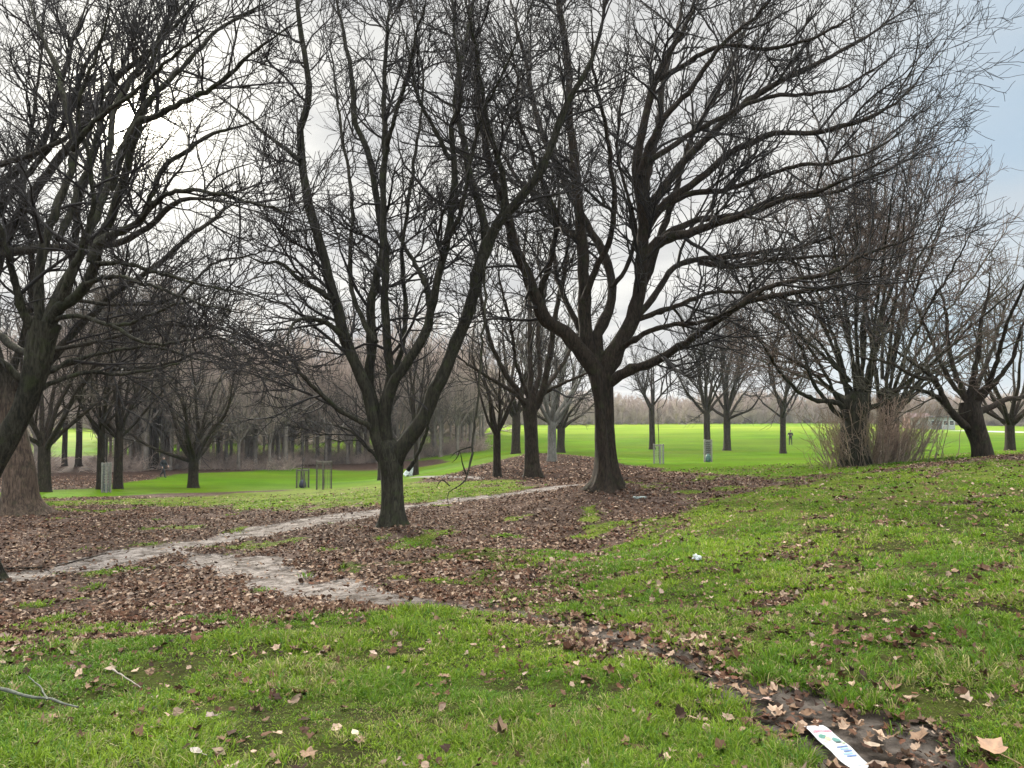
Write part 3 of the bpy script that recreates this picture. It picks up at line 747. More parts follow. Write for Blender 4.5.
# ================================================================== the other trees
def gen_tree(H, spread, tr, th, K, seed, name, label, cat, group=None, incl=(18, 60), detail=1.0, rmin=.009, bm=None, tm=None,
             lean=(0, 0), up=.10, flare=.6, sides3=3, forked=0.0, upright=0.0, low=0.0, loc=(0, 0, 0), lv3=True):
    rg = np.random.default_rng(seed)
    z1 = th
    line = np.array([[0, 0, -.12], [lean[0] * .3, lean[1] * .3, z1 * .5], [lean[0] * .8, lean[1] * .8, z1], [lean[0] * 1.05, lean[1], z1 * 1.0 + .35]])
    rr_ = np.array([tr * 1.05, tr * .95, tr * .92, tr * .7])
    parts = [trunk_mesh(line, rr_, flare, .22, 14, seed, 5, None, .06, 14)]
    LP, LR = [], []
    top = line[2]
    for k in range(K):
        f = k / max(1, K - 1)
        a = 2.399 * k + rg.uniform(-.4, .4)
        inc = R(incl[0] + (incl[1] - incl[0]) * f ** .8) * rg.uniform(.85, 1.15)
        h0 = top[2] + rg.uniform(-.25, .25) * th * .5 * (1 - f * .5) - low * f * th * .5
        p = np.array([line[1][0] + (line[2][0] - line[1][0]) * min(1, h0 / max(z1, .01)), line[1][1] + (line[2][1] - line[1][1]) * min(1, h0 / max(z1, .01)), h0 - .1])
        L = (H - h0) / max(.45, math.cos(inc * .8)); L = min(L, (H - h0) * 1.25) * rg.uniform(.85, 1.05)
        if math.sin(inc) * L > spread * 1.15: L = max(spread * 1.15 / math.sin(inc), (H - h0) * .4)
        d = np.array([math.sin(inc) * math.cos(a), math.sin(inc) * math.sin(a), math.cos(inc)])
        nn = 14; q = [p.copy()]
        for j in range(nn - 1):
            d = unit(d + rg.normal(size=3) * .09 + np.array([0, 0, up * .5]))
            q.append(q[-1] + d * L / (nn - 1))
        q = np.array(q); s = np.linspace(0, 1, nn)
        LP.append(q); LR.append(tr * rg.uniform(.32, .5) * (1 - s) ** 1.0 + rmin * 1.2)
    LP, LR = np.array(LP), np.array(LR)
    Q1, S1 = sprout(LP, LR, .95, .18, (22, 50), (H * .22, H * .42), 10, rg, .10, .07 + upright, .7, rmin * 2.0, .55, rtip=rmin, centre=np.array([0, 0, H * .4]))
    parts.append(tubes(LP, LR, 7)); parts.append(tubes(Q1, S1, 5))
    V, Q = join(parts)
    P2, R2 = sprout(np.concatenate([Q1]), np.concatenate([S1]), 2.6 * detail, .1, (22, 55), (H * .08, H * .2), 6, rg, .12, .05 + upright, .7, rmin * 1.3, .5, rtip=rmin, centre=np.array([0, 0, H * .4]))
    Pb, Rb = sprout(LP, LR, 2.4 * detail, .2, (25, 65), (H * .06, H * .16), 6, rg, .12, .05 + upright, .5, rmin * 1.3, .3, rtip=rmin)
    P2 = np.concatenate([P2, Pb]); R2 = np.concatenate([R2, Rb])
    cr = [tubes(P2, R2, 3)]
    if lv3:
        P3, R3 = sprout(P2, R2, 3.6 * detail, .1, (22, 55), (H * .03, H * .085), 4, rg, .13, .03 + upright, .8, rmin, .3, rtip=rmin * .8)
        cr.append(tubes(P3, R3, 3))
    V2, Q2 = join(cr)
    root = empty(name, loc); tag(root, label, cat, group)
    link('trunk', mesh_from('trunk', V, Q), bm or M_BARK, root)
    link('crown', mesh_from('crown', V2, Q2), tm or M_TWIG, root)
    return root
def plant(u, vb, D, vt, w, spread_px, fork_px, K, seed, name, label, cat='tree', **k):
    p = stand(u, D); s = D / F
    H = (vb - vt) * s
    return gen_tree(H, spread_px * s, .5 * w * s, fork_px * s, K, seed, name, label, cat, loc=p, **k)

# trees on the little mound behind the largest tree
E_bole = [(533, 478, 26, 17), (532, 460, 26, 14), (531, 430, 26, 13.5), (530, 408, 26, 15), (530, 398, 26, 12)]
E_limbs = [
 limb(26, 24, 9, 3, [(530, 415), (520, 395), (505, 370), (492, 340), (484, 300), (478, 260), (470, 225)]),
 limb(26, 27.5, 9, 3, [(530, 412), (531, 380), (529, 340), (526, 290), (522, 250), (526, 205)]),
 limb(26, 24.5, 11, 3, [(532, 415), (543, 385), (549, 350), (553, 310), (562, 270), (568, 230), (580, 200)]),
 limb(26, 28.5, 8, 3, [(532, 410), (540, 370), (538, 330), (545, 290), (540, 250), (550, 215)]),
 limb(26, 29, 8, 2, [(533, 405), (552, 380), (570, 350), (585, 320), (600, 300)]),
 limb(26, 23, 7, 2, [(529, 408), (512, 392), (490, 378), (468, 365), (450, 350)]),
 limb(26, 24.4, 6, 2, [(529, 400), (515, 360), (508, 320), (500, 280), (500, 240)]),
 limb(26, 25.6, 6, 2, [(534, 400), (560, 385), (590, 372), (612, 350)]),
]
hero('bare_tree', 'upright bare tree on the edge of the brown mound, left of the largest tree', 'tree', E_bole, E_limbs, 31, M_BARK, M_TWIG,
     flare=.7, flare_h=.3, levels=dict(r1=1.8, l1=(1.2, 2.6), r2=3.2, l2=(.5, 1.3), r3=3.5), rmin=.008, sides=20)
plant(497, 479, 27, 330, 8, 48, 42, 9, 32, 'young_tree', 'slim young tree forking low in front of the brown mound', incl=(10, 38), rmin=.007, tm=M_TWIGB)
plant(552, 462, 36, 300, 9, 46, 36, 9, 33, 'bare_tree', 'pale grey trunked bare tree standing on top of the brown mound', bm=bark('bark_grey', (.10, .095, .08), (.24, .22, .19)), incl=(10, 45))
plant(516, 454, 45, 285, 9, 58, 38, 10, 34, 'bare_tree', 'bare tree with dark trunk beyond the left slope of the brown mound', incl=(10, 50), tm=M_TWIGB)
plant(561, 448, 62, 320, 8, 52, 26, 10, 35, 'bare_tree', 'distant bare tree behind the grey trunked tree on the mound', incl=(15, 60), rmin=.014, tm=M_TWIGB)
plant(416, 481, 40, 330, 5, 34, 50, 7, 36, 'young_tree', 'thin young tree right behind the forking centre tree', incl=(8, 35))
plant(380, 483, 42, 350, 4, 30, 45, 7, 37, 'young_tree', 'thin young tree half hidden behind the left side of the centre tree', incl=(8, 35))
# lone trees on the bright field
plant(652, 456, 75, 352, 6, 42, 42, 8, 41, 'field_tree', 'bare tree with a wide open fork, leftmost of the lone trees on the bright field', incl=(15, 50), rmin=.009, detail=.8)
plant(707, 461, 62, 318, 6.5, 45, 42, 10, 42, 'field_tree', 'tall slim bare tree on the bright field behind the pale guarded sapling', incl=(8, 45), rmin=.008)
plant(727, 457, 70, 312, 7, 56, 40, 12, 43, 'field_tree', 'broad fan shaped bare tree just right of the tall slim one on the field', incl=(10, 55), rmin=.009, low=.5)
plant(783, 461, 62, 345, 6, 46, 45, 10, 44, 'field_tree', 'bare tree on the bright field beside the standing person', incl=(10, 58), rmin=.008, low=.4)
# left middle distance
plant(45, 499, 30, 245, 12, 85, 44, 10, 51, 'bare_tree', 'stout dark tree forking low just behind the broad brown trunk', incl=(12, 50), rmin=.009, tm=M_TWIGB)
plant(101, 495, 33, 275, 7, 70, 60, 9, 52, 'bare_tree', 'left one of a close pair of dark trees on the shady bare earth', incl=(8, 50), tm=M_TWIGB)
plant(119, 494, 33.5, 270, 8.5, 75, 52, 10, 53, 'bare_tree', 'thicker right one of a close pair of dark trees on the shady bare earth', incl=(10, 52), tm=M_TWIGB)
plant(194, 491, 36, 342, 10, 80, 30, 13, 54, 'spreading_tree', 'short trunked tree with a wide low crown on the strip of lawn at left', incl=(12, 72), rmin=.010, tm=M_TWIGB, low=.2)
plant(65, 481, 78, 330, 5, 55, 60, 8, 55, 'bare_tree', 'thin trunk against the bright gap in the wood, left of two', incl=(8, 40), rmin=.016, tm=M_TWIGB)
plant(79, 482, 76, 325, 6, 60, 55, 9, 56, 'bare_tree', 'sturdier trunk against the bright gap in the wood, right of two', incl=(8, 45), rmin=.016, tm=M_TWIGB)
plant(149, 477, 66, 300, 6, 60, 70, 9, 57, 'bare_tree', 'left trunk of the two straight ones behind the person in the wood', incl=(8, 35), rmin=.014, tm=M_TWIGB)
plant(156, 477, 67, 310, 6, 60, 72, 9, 58, 'bare_tree', 'right trunk of the two straight ones behind the person in the wood', incl=(8, 35), rmin=.014, tm=M_TWIGB)

# ---------------- upright many-stemmed trees on the right bank
def fan(D, n, seed, ax, ay, ends, w=6.5):
    rg = np.random.default_rng(seed); out = []
    for i in range(n):
        t = (i + rg.uniform(-.4, .4)) / (n - 1); t = min(max(t, 0), 1)
        k = t * (len(ends) - 1); j = min(int(k), len(ends) - 2); f = k - j
        ex = ends[j][0] * (1 - f) + ends[j + 1][0] * f + rg.uniform(-12, 12); ey = ends[j][1] * (1 - f) + ends[j + 1][1] * f + rg.uniform(-8, 40)
        sx = ax + (t - .5) * 22 + rg.uniform(-3, 3); sy = ay + rg.uniform(-18, 26)
        m1 = (sx + (ex - sx) * .25 , sy + (ey - sy) * .33); m2 = (sx + (ex - sx) * .64, sy + (ey - sy) * .68)
        D1 = D + rg.uniform(-4.2, 4.2)
        out.append(limb(D, D1, rg.uniform(.7, 1.15) * w, 1.6, [(sx, sy), m1, m2, (ex, ey)]))
    return out
DG = 20.5
G1_l = fan(DG, 20, 61, 856, 398, [(735, 330), (742, 260), (775, 200), (810, 160), (845, 122), (880, 118), (915, 128), (950, 160)], 5.2)
G1_l += [limb(DG, 18.5, 8, 2, [(848, 412), (835, 402), (815, 400), (795, 388), (778, 368), (765, 345), (750, 320)]),
         limb(DG, 18.8, 7, 2, [(846, 420), (830, 404), (812, 380), (800, 350), (782, 320), (760, 290)]),
         limb(DG, 18.9, 8, 2, [(862, 410), (880, 405), (900, 390), (925, 372), (950, 350), (985, 330)])]
G1_b = [(856, 469, DG, 27), (855, 450, DG, 24), (854, 425, DG, 24), (856, 405, DG, 26), (857, 392, DG, 22)]
hero('many_stemmed_tree', 'dense bare tree with many upright stems above a shoot covered trunk on the right bank', 'tree', G1_b, G1_l, 62, M_BARKG, M_TWIGR,
     flare=.35, levels=dict(r1=2.2, l1=(1.0, 2.8), r2=3.8, l2=(.4, 1.4), r3=5.2, r0=1.0), rmin=.0050, sides=20)
DG2 = 21.8
G2_l = fan(DG2, 14, 63, 889, 395, [(830, 190), (860, 150), (900, 135), (940, 150), (985, 175), (1015, 200), (1040, 240), (1045, 300)], 5.2)
G2_b = [(887, 467, DG2, 21), (888, 445, DG2, 19), (888, 420, DG2, 19), (889, 400, DG2, 20), (889, 388, DG2, 16)]
hero('many_stemmed_tree', 'second dense many-stemmed tree, just right of the shoot covered trunk', 'tree', G2_b, G2_l, 64, M_BARKG, M_TWIGR,
     flare=.35, levels=dict(r1=2.2, l1=(1.0, 2.8), r2=3.8, l2=(.4, 1.4), r3=5.2, r0=1.0), rmin=.0050, sides=20)
# leaning old tree and its neighbour at the right edge
DH = 19.5
H_b = [(984, 457, DH, 17), (981, 442, DH, 16), (976, 428, DH, 18), (972, 415, DH, 20), (970, 402, DH, 18)]
H_l = [
 limb(DH, 18.4, 12, 3, [(976, 432), (962, 422), (952, 410), (945, 396), (936, 380), (920, 368), (900, 355), (880, 345)]),
 limb(DH, 17.8, 8, 2, [(952, 412), (940, 400), (925, 392), (908, 388), (888, 392), (868, 385)]),
 limb(DH, 20.5, 9, 2, [(970, 408), (962, 385), (955, 360), (952, 330), (946, 300), (938, 270)]),
 limb(DH, 19.2, 9, 2, [(972, 406), (972, 380), (978, 350), (982, 320), (990, 290), (992, 260)]),
 limb(DH, 18.6, 10, 2, [(972, 410), (985, 395), (1000, 378), (1012, 360), (1022, 330), (1035, 300)]),
 limb(DH, 19.8, 10, 3, [(974, 414), (990, 408), (1005, 400), (1025, 396), (1050, 385), (1080, 370)]),
 limb(DH, 21.4, 7, 2, [(970, 405), (950, 380), (935, 350), (922, 320), (910, 290)]),
 limb(DH, 17.2, 8, 2, [(974, 404), (988, 380), (998, 350), (1010, 310), (1030, 270), (1042, 230)]),
 limb(DH, 21.8, 7, 2, [(972, 404), (984, 370), (996, 340), (1004, 310), (1008, 270)]),
 limb(18.8, 16.8, 6, 2, [(936, 380), (915, 375), (890, 362), (865, 358), (840, 350)]),
]
hero('leaning_tree', 'gnarled dark tree leaning left on the crest of the right bank', 'tree', H_b, H_l, 65, M_BARK, M_TWIGG,
     flare=.3, levels=dict(r1=2.2, l1=(.8, 2.0), r2=3.6, l2=(.4, 1.1), r3=4.2), rmin=.006, sides=20)
plant(1010, 453, 27, 325, 9, 70, 28, 11, 66, 'bare_tree', 'smaller pale based tree at the far right beyond the leaning one', incl=(14, 60), tm=M_TWIGG)

# pale shoots crowding the foot of the many-stemmed trees
def shoots():
    rg = np.random.default_rng(71)
    c = stand(868, 20.6)
    k = 430
    a = rg.uniform(0, 2 * np.pi, k); rr = np.abs(rg.normal(0, .48, k)) + .12
    bx = c[0] + np.cos(a) * rr * 1.25 + rg.choice([-.28, .25, .7], k); by = c[1] + np.sin(a) * rr * .7
    P = np.empty((k, 8, 3)); P[:, 0] = np.stack([bx, by, ground(bx, by) - .03], 1)
    out = unit(np.stack([bx - c[0], by - c[1], np.zeros(k)], 1))
    d = unit(np.array([0, 0, 1.]) + out * rg.uniform(.05, .75, k)[:, None] + rg.normal(size=(k, 3)) * .15)
    L = rg.uniform(.5, 2.3, k) * (1 - .2 * rr)
    for j in range(1, 8):
        d = unit(d + rg.normal(size=(k, 3)) * .12 + np.array([0, 0, .04])); P[:, j] = P[:, j - 1] + d * (L / 7)[:, None]
    Rd = np.linspace(.011, .005, 8)[None] * rg.uniform(.6, 1.4, k)[:, None]
    P2, R2 = sprout(P, Rd, 4.0, .15, (25, 65), (.15, .7), 5, rg, .18, .02, .7, .0045, .3, rtip=.0035)
    V, Q = join([tubes(P, Rd, 4), tubes(P2, R2, 3)])
    root = empty('shrub', c); tag(root, 'pale brown thicket of thin shoots round the trunks of the many-stemmed trees', 'shrub')
    link('stems', mesh_from('stems', V - c, Q), plain('shoots_pale', (.30, .215, .16), .85, .35, 4), root)
shoots()

# ---------------- the wood on the left
protos = []
for s, (H, sprd, up_, K) in enumerate([(13, 3.6, .05, 9), (12, 4.4, .0, 11), (14, 3.2, .08, 8), (10.5, 4.0, .0, 12), (12.5, 3.4, .04, 10)]):
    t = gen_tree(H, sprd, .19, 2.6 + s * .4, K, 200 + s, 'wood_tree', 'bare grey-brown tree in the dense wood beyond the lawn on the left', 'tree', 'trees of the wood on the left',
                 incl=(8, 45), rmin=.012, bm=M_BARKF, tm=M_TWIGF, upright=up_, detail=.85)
    protos.append(t)
rw = random.Random(5)
spots = []
def wood(u0, u1, D0, D1, n, gap=2.0):
    k = 0; tries = 0
    while k < n and tries < n * 30:
        tries += 1
        u = rw.uniform(u0, u1); D = rw.uniform(D0, D1)
        if 50 < u < 98 and D < 150: continue
        if 205 < u < 292 and D < 68: continue
        x, y = at(u, 440, D)[:2]
        if any((x - a) ** 2 + (y - b) ** 2 < gap ** 2 for a, b in spots): continue
        spots.append((x, y)); k += 1
wood(100, 290, 66, 78, 30); wood(270, 480, 76, 90, 36); wood(100, 490, 86, 112, 60, 2.6); wood(-160, 48, 58, 90, 24, 3.0); wood(110, 215, 65, 70, 6)
for i, (x, y) in enumerate(spots):
    o = protos[i] if i < len(protos) else copy_tree(protos[i % len(protos)])
    o.location = (x, y, gz(x, y)); o.rotation_euler = (0, 0, rw.uniform(0, 6.28))
    sc = rw.uniform(.72, 1.12); o.scale = (sc * rw.uniform(.9, 1.15), sc * rw.uniform(.9, 1.15), sc)
def arrays(me):
    V = np.empty(len(me.vertices) * 3, np.float32); me.vertices.foreach_get('co', V)
    L = np.empty(len(me.loops), np.int32); me.loops.foreach_get('vertex_index', L)
    return V.reshape(-1, 3), L.reshape(-1, 4)
def mass(name, label, cat_places, seed, mat, protos_):
    rg = np.random.default_rng(seed); parts = []
    for x, y, s in cat_places:
        V, Q = protos_[rg.integers(len(protos_))]
        a = rg.uniform(0, 6.28); c, s_ = math.cos(a), math.sin(a)
        M = np.array([[c, -s_, 0], [s_, c, 0], [0, 0, 1]])
        parts.append(((V @ M.T) * s + np.array([x, y, gz(x, y) - .1]), Q))
    V, Q = join(parts)
    return tag(link(name, mesh_from(name, V, Q), mat), label=label, cat='wood', kind='stuff')
lowp = []
for s in range(4):
    t = gen_tree(8.5 + s * .6, 4.6, .2, .5, 12, 300 + s, 'tmp', None, None, incl=(8, 78), rmin=.038, detail=.6, upright=.02, low=.6)
    lowp.append(join([arrays(ch.data) for ch in t.children]))
    for ch in list(t.children):
        me = ch.data; bpy.data.objects.remove(ch); bpy.data.meshes.remove(me)
    bpy.data.objects.remove(t)
rg = np.random.default_rng(8)
pl = []
for row, (D0, n) in enumerate([(232, 190), (240, 170), (250, 150), (262, 120)]):
    for i in range(n):
        u = 380 + 860 * (i + rg.uniform(0, 1)) / n
        p = at(u, 420, D0 + rg.uniform(-5, 6) - (.09 * max(0, u - 850)))
        pl.append((p[0], p[1], (.72 + .35 * vnoise([p[0]], [0.], 26, 3)[0]) * rg.uniform(.8, 1.1) * (1.35 if u < 620 else 1.15)))
for i in range(210):
    u = rg.uniform(-400, 480); D = rg.uniform(118, 170)
    if 40 < u < 108: continue
    p = at(u, 440, D); pl.append((p[0], p[1], rg.uniform(1.0, 1.4)))
for i in range(26):
    u = rg.uniform(20, 130); D = rg.uniform(205, 230)
    p = at(u, 440, D); pl.append((p[0], p[1], rg.uniform(1.0, 1.4)))
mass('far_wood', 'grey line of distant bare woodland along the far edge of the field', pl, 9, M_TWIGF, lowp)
# undergrowth at the foot of the wood: one tangled mass
def undergrowth():
    rg = np.random.default_rng(81)
    us = rg.uniform(-200, 485, 15000)
    Df = np.interp(us, [-200, 50, 100, 145, 160, 290, 300, 485], [46, 60, 62, 64, 67, 68, 77, 80])
    Ds = Df + rg.exponential(9.0, len(us))
    keep = ~((us > 52) & (us < 97))
    us, Ds = us[keep], Ds[keep]
    x = (us - CX) / F * Ds; y = Ds; k = len(x)
    P = np.empty((k, 5, 3)); P[:, 0] = np.stack([x, y, ground(x, y) - .05], 1)
    d = unit(rg.normal(size=(k, 3)) * np.array([.6, .6, .2]) + np.array([0, 0, 1.]))
    L = rg.uniform(.5, 2.2, k) * (.5 + vnoise(x, y, 6, 4))
    for j in range(1, 5):
        d = unit(d + rg.normal(size=(k, 3)) * .3 + np.array([0, 0, -.16])); P[:, j] = P[:, j - 1] + d * (L / 4)[:, None]
    Rd = np.linspace(.022, .012, 5)[None] * np.ones((k, 1))
    P2, R2 = sprout(P, Rd, 2.2, .1, (30, 75), (.2, .8), 4, rg, .25, -.05, .7, .012, .3, rtip=.010)
    V, Q = join([tubes(P, Rd, 3), tubes(P2, R2, 3)])
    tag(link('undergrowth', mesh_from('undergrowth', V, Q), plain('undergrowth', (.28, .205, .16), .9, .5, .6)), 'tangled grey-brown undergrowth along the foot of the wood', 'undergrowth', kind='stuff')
undergrowth()

# ---------------- the slightly misty air
bmh = bmesh.new(); bmesh.ops.create_cube(bmh, size=1.0)
for v in bmh.verts: v.co = Vector((v.co.x * 900, v.co.y * 900 + 100, v.co.z * 36 + 8))
meh = bpy.data.meshes.new('haze'); bmh.to_mesh(meh); bmh.free()
mh = bpy.data.materials.new('haze'); mh.use_nodes = True; mh.node_tree.nodes.clear()
ov = mh.node_tree.nodes.new('ShaderNodeOutputMaterial'); pv = mh.node_tree.nodes.new('ShaderNodeVolumePrincipled')
pv.inputs['Color'].default_value = (.93, .95, 1, 1); pv.inputs['Density'].default_value = .0003; pv.inputs['Anisotropy'].default_value = .1
mh.node_tree.links.new(pv.outputs[0], ov.inputs['Volume'])
tag(link('haze', meh, mh), kind='stuff')
# ================================================================== small built things
def box(bm, c, s, rot=None, bev=0.0):
    r = bmesh.ops.create_cube(bm, size=1.0)
    vsx = r['verts']
    for v in vsx: v.co = Vector((v.co.x * s[0], v.co.y * s[1], v.co.z * s[2]))
    if rot is not None: bmesh.ops.rotate(bm, verts=vsx, cent=(0, 0, 0), matrix=rot)
    bmesh.ops.translate(bm, verts=vsx, vec=c)
def finish(name, bm, mat, parent=None, bev=.006, smooth=False):
    if bev:
        bmesh.ops.bevel(bm, geom=list(bm.edges), offset=bev, segments=2, affect='EDGES', profile=.7)
    me = bpy.data.meshes.new(name); bm.to_mesh(me); bm.free()
    if smooth:
        for p in me.polygons: p.use_smooth = True
    return link(name, me, mat, parent)
def rod(P, r, sides=8):
    P = np.array(P, float)[None]; rr_ = np.full(P.shape[:2], r) if np.isscalar(r) else np.array(r)[None]
    return tubes(P, rr_, sides)
M_STAKE = plain('stake_wood_dark', (.10, .085, .065), .85, .3, 12)
M_STAKEP = plain('stake_wood_pale', (.22, .20, .17), .85, .25, 12)
M_MESHP = plain('guard_mesh_pale', (.30, .32, .30), .7, .2, 20)
M_BAGG = plain('watering_bag_green', (.03, .13, .10), .5, .2, 10)
M_BAGB = plain('watering_bag_navy', (.02, .025, .06), .5, .2, 10)
def sapling(par, h, seed, lean=0.0):
    rg = np.random.default_rng(seed)
    n = 10; P = np.zeros((1, n, 3)); P[0, :, 2] = np.linspace(0, h, n); P[0, :, 0] = np.cumsum(rg.normal(0, .012, n)) + lean * np.linspace(0, 1, n)
    Rr = np.linspace(.022, .008, n)[None]
    a, b = sprout(P, Rr, 7, .5, (25, 55), (.25, .9), 5, rg, .12, .08, .6, .007, .4, rtip=.005)
    V, Q = join([tubes(P, Rr, 6), tubes(a, b, 3)])
    return link('sapling', mesh_from('sapling', V, Q), M_TWIG, par)
def cage(u, D, label, h, r, n, post_mat, bag=None, pale=False, sap=2.6, seed=1, rz=0.0):
    root = empty('tree_guard', stand(u, D), rz); tag(root, label, 'tree guard')
    for i in range(n):
        a = 2 * math.pi * i / n + .5
        bm = bmesh.new(); box(bm, (r * math.cos(a), r * math.sin(a), h / 2 - .1), (.065, .065, h + .2))
        finish('post', bm, post_mat, root)
    rails = []
    for z in (h - .06, h * .72):
        for i in range(n):
            a = 2 * math.pi * i / n + .5; b = a + 2 * math.pi / n
            bm = bmesh.new()
            p, q = Vector((r * math.cos(a), r * math.sin(a), z)), Vector((r * math.cos(b), r * math.sin(b), z))
            d = q - p
            box(bm, (p + q) / 2 + Vector((0, 0, .0)), (d.length - .07, .025, .06), Matrix.Rotation(math.atan2(d.y, d.x), 3, 'Z'))
            if z > h * .9: finish('rail', bm, post_mat, root, .004)
            else: bm.free()
    # wire mesh wrapped round the posts
    parts = []
    for z in np.linspace(.06, h - .12, 11):
        a = np.linspace(0, 2 * np.pi, 25)
        parts.append(rod(np.stack([(r - .035) * np.cos(a), (r - .035) * np.sin(a), np.full(25, z)], 1), .004, 3))
    for a in np.linspace(0, 2 * np.pi, 19)[:-1]:
        parts.append(rod([[(r - .035) * math.cos(a), (r - .035) * math.sin(a), .02], [(r - .035) * math.cos(a), (r - .035) * math.sin(a), h - .1]], .004, 3))
    V, Q = join(parts); link('wire_mesh', mesh_from('wire_mesh', V, Q), M_MESHP if pale else M_STAKE, root)
    if bag:
        n_, m_ = 16, 9; zz = np.linspace(0, .42, m_); P = np.zeros((m_, 3)); P[:, 2] = zz
        rr_ = np.array([.10, .15, .17, .165, .16, .15, .13, .10, .05]) * (r / .28)
        V, Q = tubes(P[None], rr_[None], n_)
        link('watering_bag', mesh_from('watering_bag', V, Q), bag, root)
    sapling(root, sap, seed)
    return root
cage(324, 33, 'three post wooden sapling guard on the lawn, the nearer and taller of two at left', 1.25, .36, 3, M_STAKE, None, False, 1.9, 1, .2)
cage(303, 38, 'small sapling guard with a dark watering bag, further of two on the lawn at left', .95, .30, 4, M_STAKE, M_BAGB, False, 2.3, 2)
cage(659, 36, 'grey mesh sapling guard on the grass just right of the largest tree', .95, .26, 3, M_STAKEP, None, True, 3.0, 3)
cage(708, 38, 'pale mesh sapling guard with a green watering bag in front of the slim field tree', 1.15, .24, 4, M_STAKEP, M_BAGG, True, 2.5, 4)
cage(107, 30, 'whitish sapling guard with a dark bag beside the close pair of dark trees', 1.2, .14, 4, M_STAKEP, M_BAGB, True, 2.2, 5)

# low pavilion beyond the field
def pavilion():
    p = stand(936, 172); root = empty('pavilion', p, R(-8)); tag(root, 'long low pale building with dark windows beyond the right side of the field', 'building')
    bm = bmesh.new(); box(bm, (.4, 0, 1.35), (5.4, 5, 2.7)); finish('wall', bm, plain('render_pale', (.36, .35, .34), .8, .1, 1), root, .02)
    bm = bmesh.new(); box(bm, (.4, 0, 2.86), (6.0, 5.8, .3)); finish('roof', bm, plain('roof_felt_dark', (.08, .075, .075), .8, .2, 1), root, .03)
    for x in (-1.5, 1.1, 2.4):
        bm = bmesh.new(); box(bm, (x, -2.51, 1.5), (1.0, .06, 1.1)); f = finish('window', bm, plain('window_frame_white', (.7, .7, .7), .5, .1), root, .01)
        bm = bmesh.new(); box(bm, (x, -2.55, 1.5), (.84, .03, .94)); finish('pane', bm, plain('window_glass_dark', (.03, .035, .04), .15, .1), f, .004)
    bm = bmesh.new(); box(bm, (-.2, -2.52, 1.02), (.95, .06, 2.04)); d = finish('door', bm, plain('door_dark', (.06, .06, .06), .5, .1), root, .01)
    bm = bmesh.new(); box(bm, (.15, -2.58, 1.0), (.05, .05, .16)); finish('handle', bm, M_STAKEP, d, .004)
    root2 = empty('brick_outbuilding', stand(917, 174), R(-8)); tag(root2, 'low reddish brick building left of the pale one beyond the field', 'building')
    m = Mat('brick_red'); b = m.n('ShaderNodeTexBrick'); m.l(m.tc.outputs['Object'], b.inputs[0]); b.inputs['Color1'].default_value = (.26, .12, .09, 1); b.inputs['Color2'].default_value = (.2, .1, .08, 1); b.inputs['Mortar'].default_value = (.3, .27, .24, 1); b.inputs['Scale'].default_value = 4
    m.col(b.outputs[0]); m.rough(.9)
    bm = bmesh.new(); box(bm, (0, 0, 1.3), (4.6, 5, 2.6)); finish('wall', bm, m.m, root2, .02)
    bm = bmesh.new()
    vv = [bm.verts.new(c) for c in ((-2.5, -2.9, 2.6), (2.5, -2.9, 2.6), (2.5, 2.9, 2.6), (-2.5, 2.9, 2.6), (-2.5, 0, 3.6), (2.5, 0, 3.6))]
    for f in ((0, 1, 5, 4), (2, 3, 4, 5), (0, 4, 3), (1, 2, 5), (3, 2, 1, 0)): bm.faces.new([vv[i] for i in f])
    finish('roof', bm, plain('roof_tile_brown', (.12, .07, .055), .85, .2, 3), root2, 0)
pavilion()
# pale car park strip at the right end of the field
def strip(name, uv, half, mat, lift=.02, kind='structure'):
    P = spline(np.array([np.append(stand(u, D)[:2], 0) for u, D in uv]), 60)[:, :2]
    T = unit(np.gradient(P, axis=0)); N = np.stack([-T[:, 1], T[:, 0]], 1)
    V = []
    cols = 7
    for k in np.linspace(-1, 1, cols):
        q = P + N * (half * k); V.append(np.stack([q[:, 0], q[:, 1], ground(q[:, 0], q[:, 1]) + lift - (.03 if abs(k) == 1 else 0)], 1))
    V = np.stack(V, 1); idx = np.arange(V.shape[0] * cols).reshape(-1, cols)
    Q = np.stack([idx[:-1, :-1], idx[1:, :-1], idx[1:, 1:], idx[:-1, 1:]], -1).reshape(-1, 4)
    return tag(link(name, mesh_from(name, V.reshape(-1, 3), Q[:, ::-1]), mat), kind=kind)
strip('road', [(958, 158), (1000, 152), (1060, 146), (1200, 138), (1400, 130)], 5.0, plain('tarmac_pale_dry', (.34, .33, .31), .85, .1, .4), .06)
# white bundle lying by the pale path
def crumple(name, u, D, size, mat, label, cat, seed, flat=.6, pos=None, lift=.0):
    bm = bmesh.new(); bmesh.ops.create_icosphere(bm, subdivisions=4, radius=1)
    rs = np.random.default_rng(seed)
    for v in bm.verts:
        c = v.co; n = c.normalized()
        k = 1 + 1.1 * (vnoise([n.x * 3 + 20], [n.y * 3 + n.z * 2 + 20], 1, seed)[0] - .5) + .9 * abs(vnoise([n.x * 9 + 40], [n.z * 9 + n.y * 4 + 40], 1, seed + 5)[0] - .5)
        v.co = Vector((n.x * k * size[0], n.y * k * size[1], max(-.25, n.z * k) * size[2]))
    p = stand(u, D) if pos is None else pos
    o = finish(name, bm, mat, None, 0, False); o.location = (p[0], p[1], p[2] + size[2] * .25 + lift); o.rotation_euler = (0, 0, seed)
    return tag(o, label, cat)
M_WHITE = plain('plastic_white', (.55, .58, .55), .4, .1, 20)
crumple('litter_sack', 411, 40.5, (.26, .2, .30), M_WHITE, 'small white sack lying beside the pale path behind the centre tree', 'sack', 3)
hp = hit(697, 562); crumple('plastic_bag', 697, 0, (.050, .035, .035), M_WHITE, 'crumpled white plastic bag on the grass in the middle of the right bank', 'plastic bag', 5, pos=hp, lift=.035)
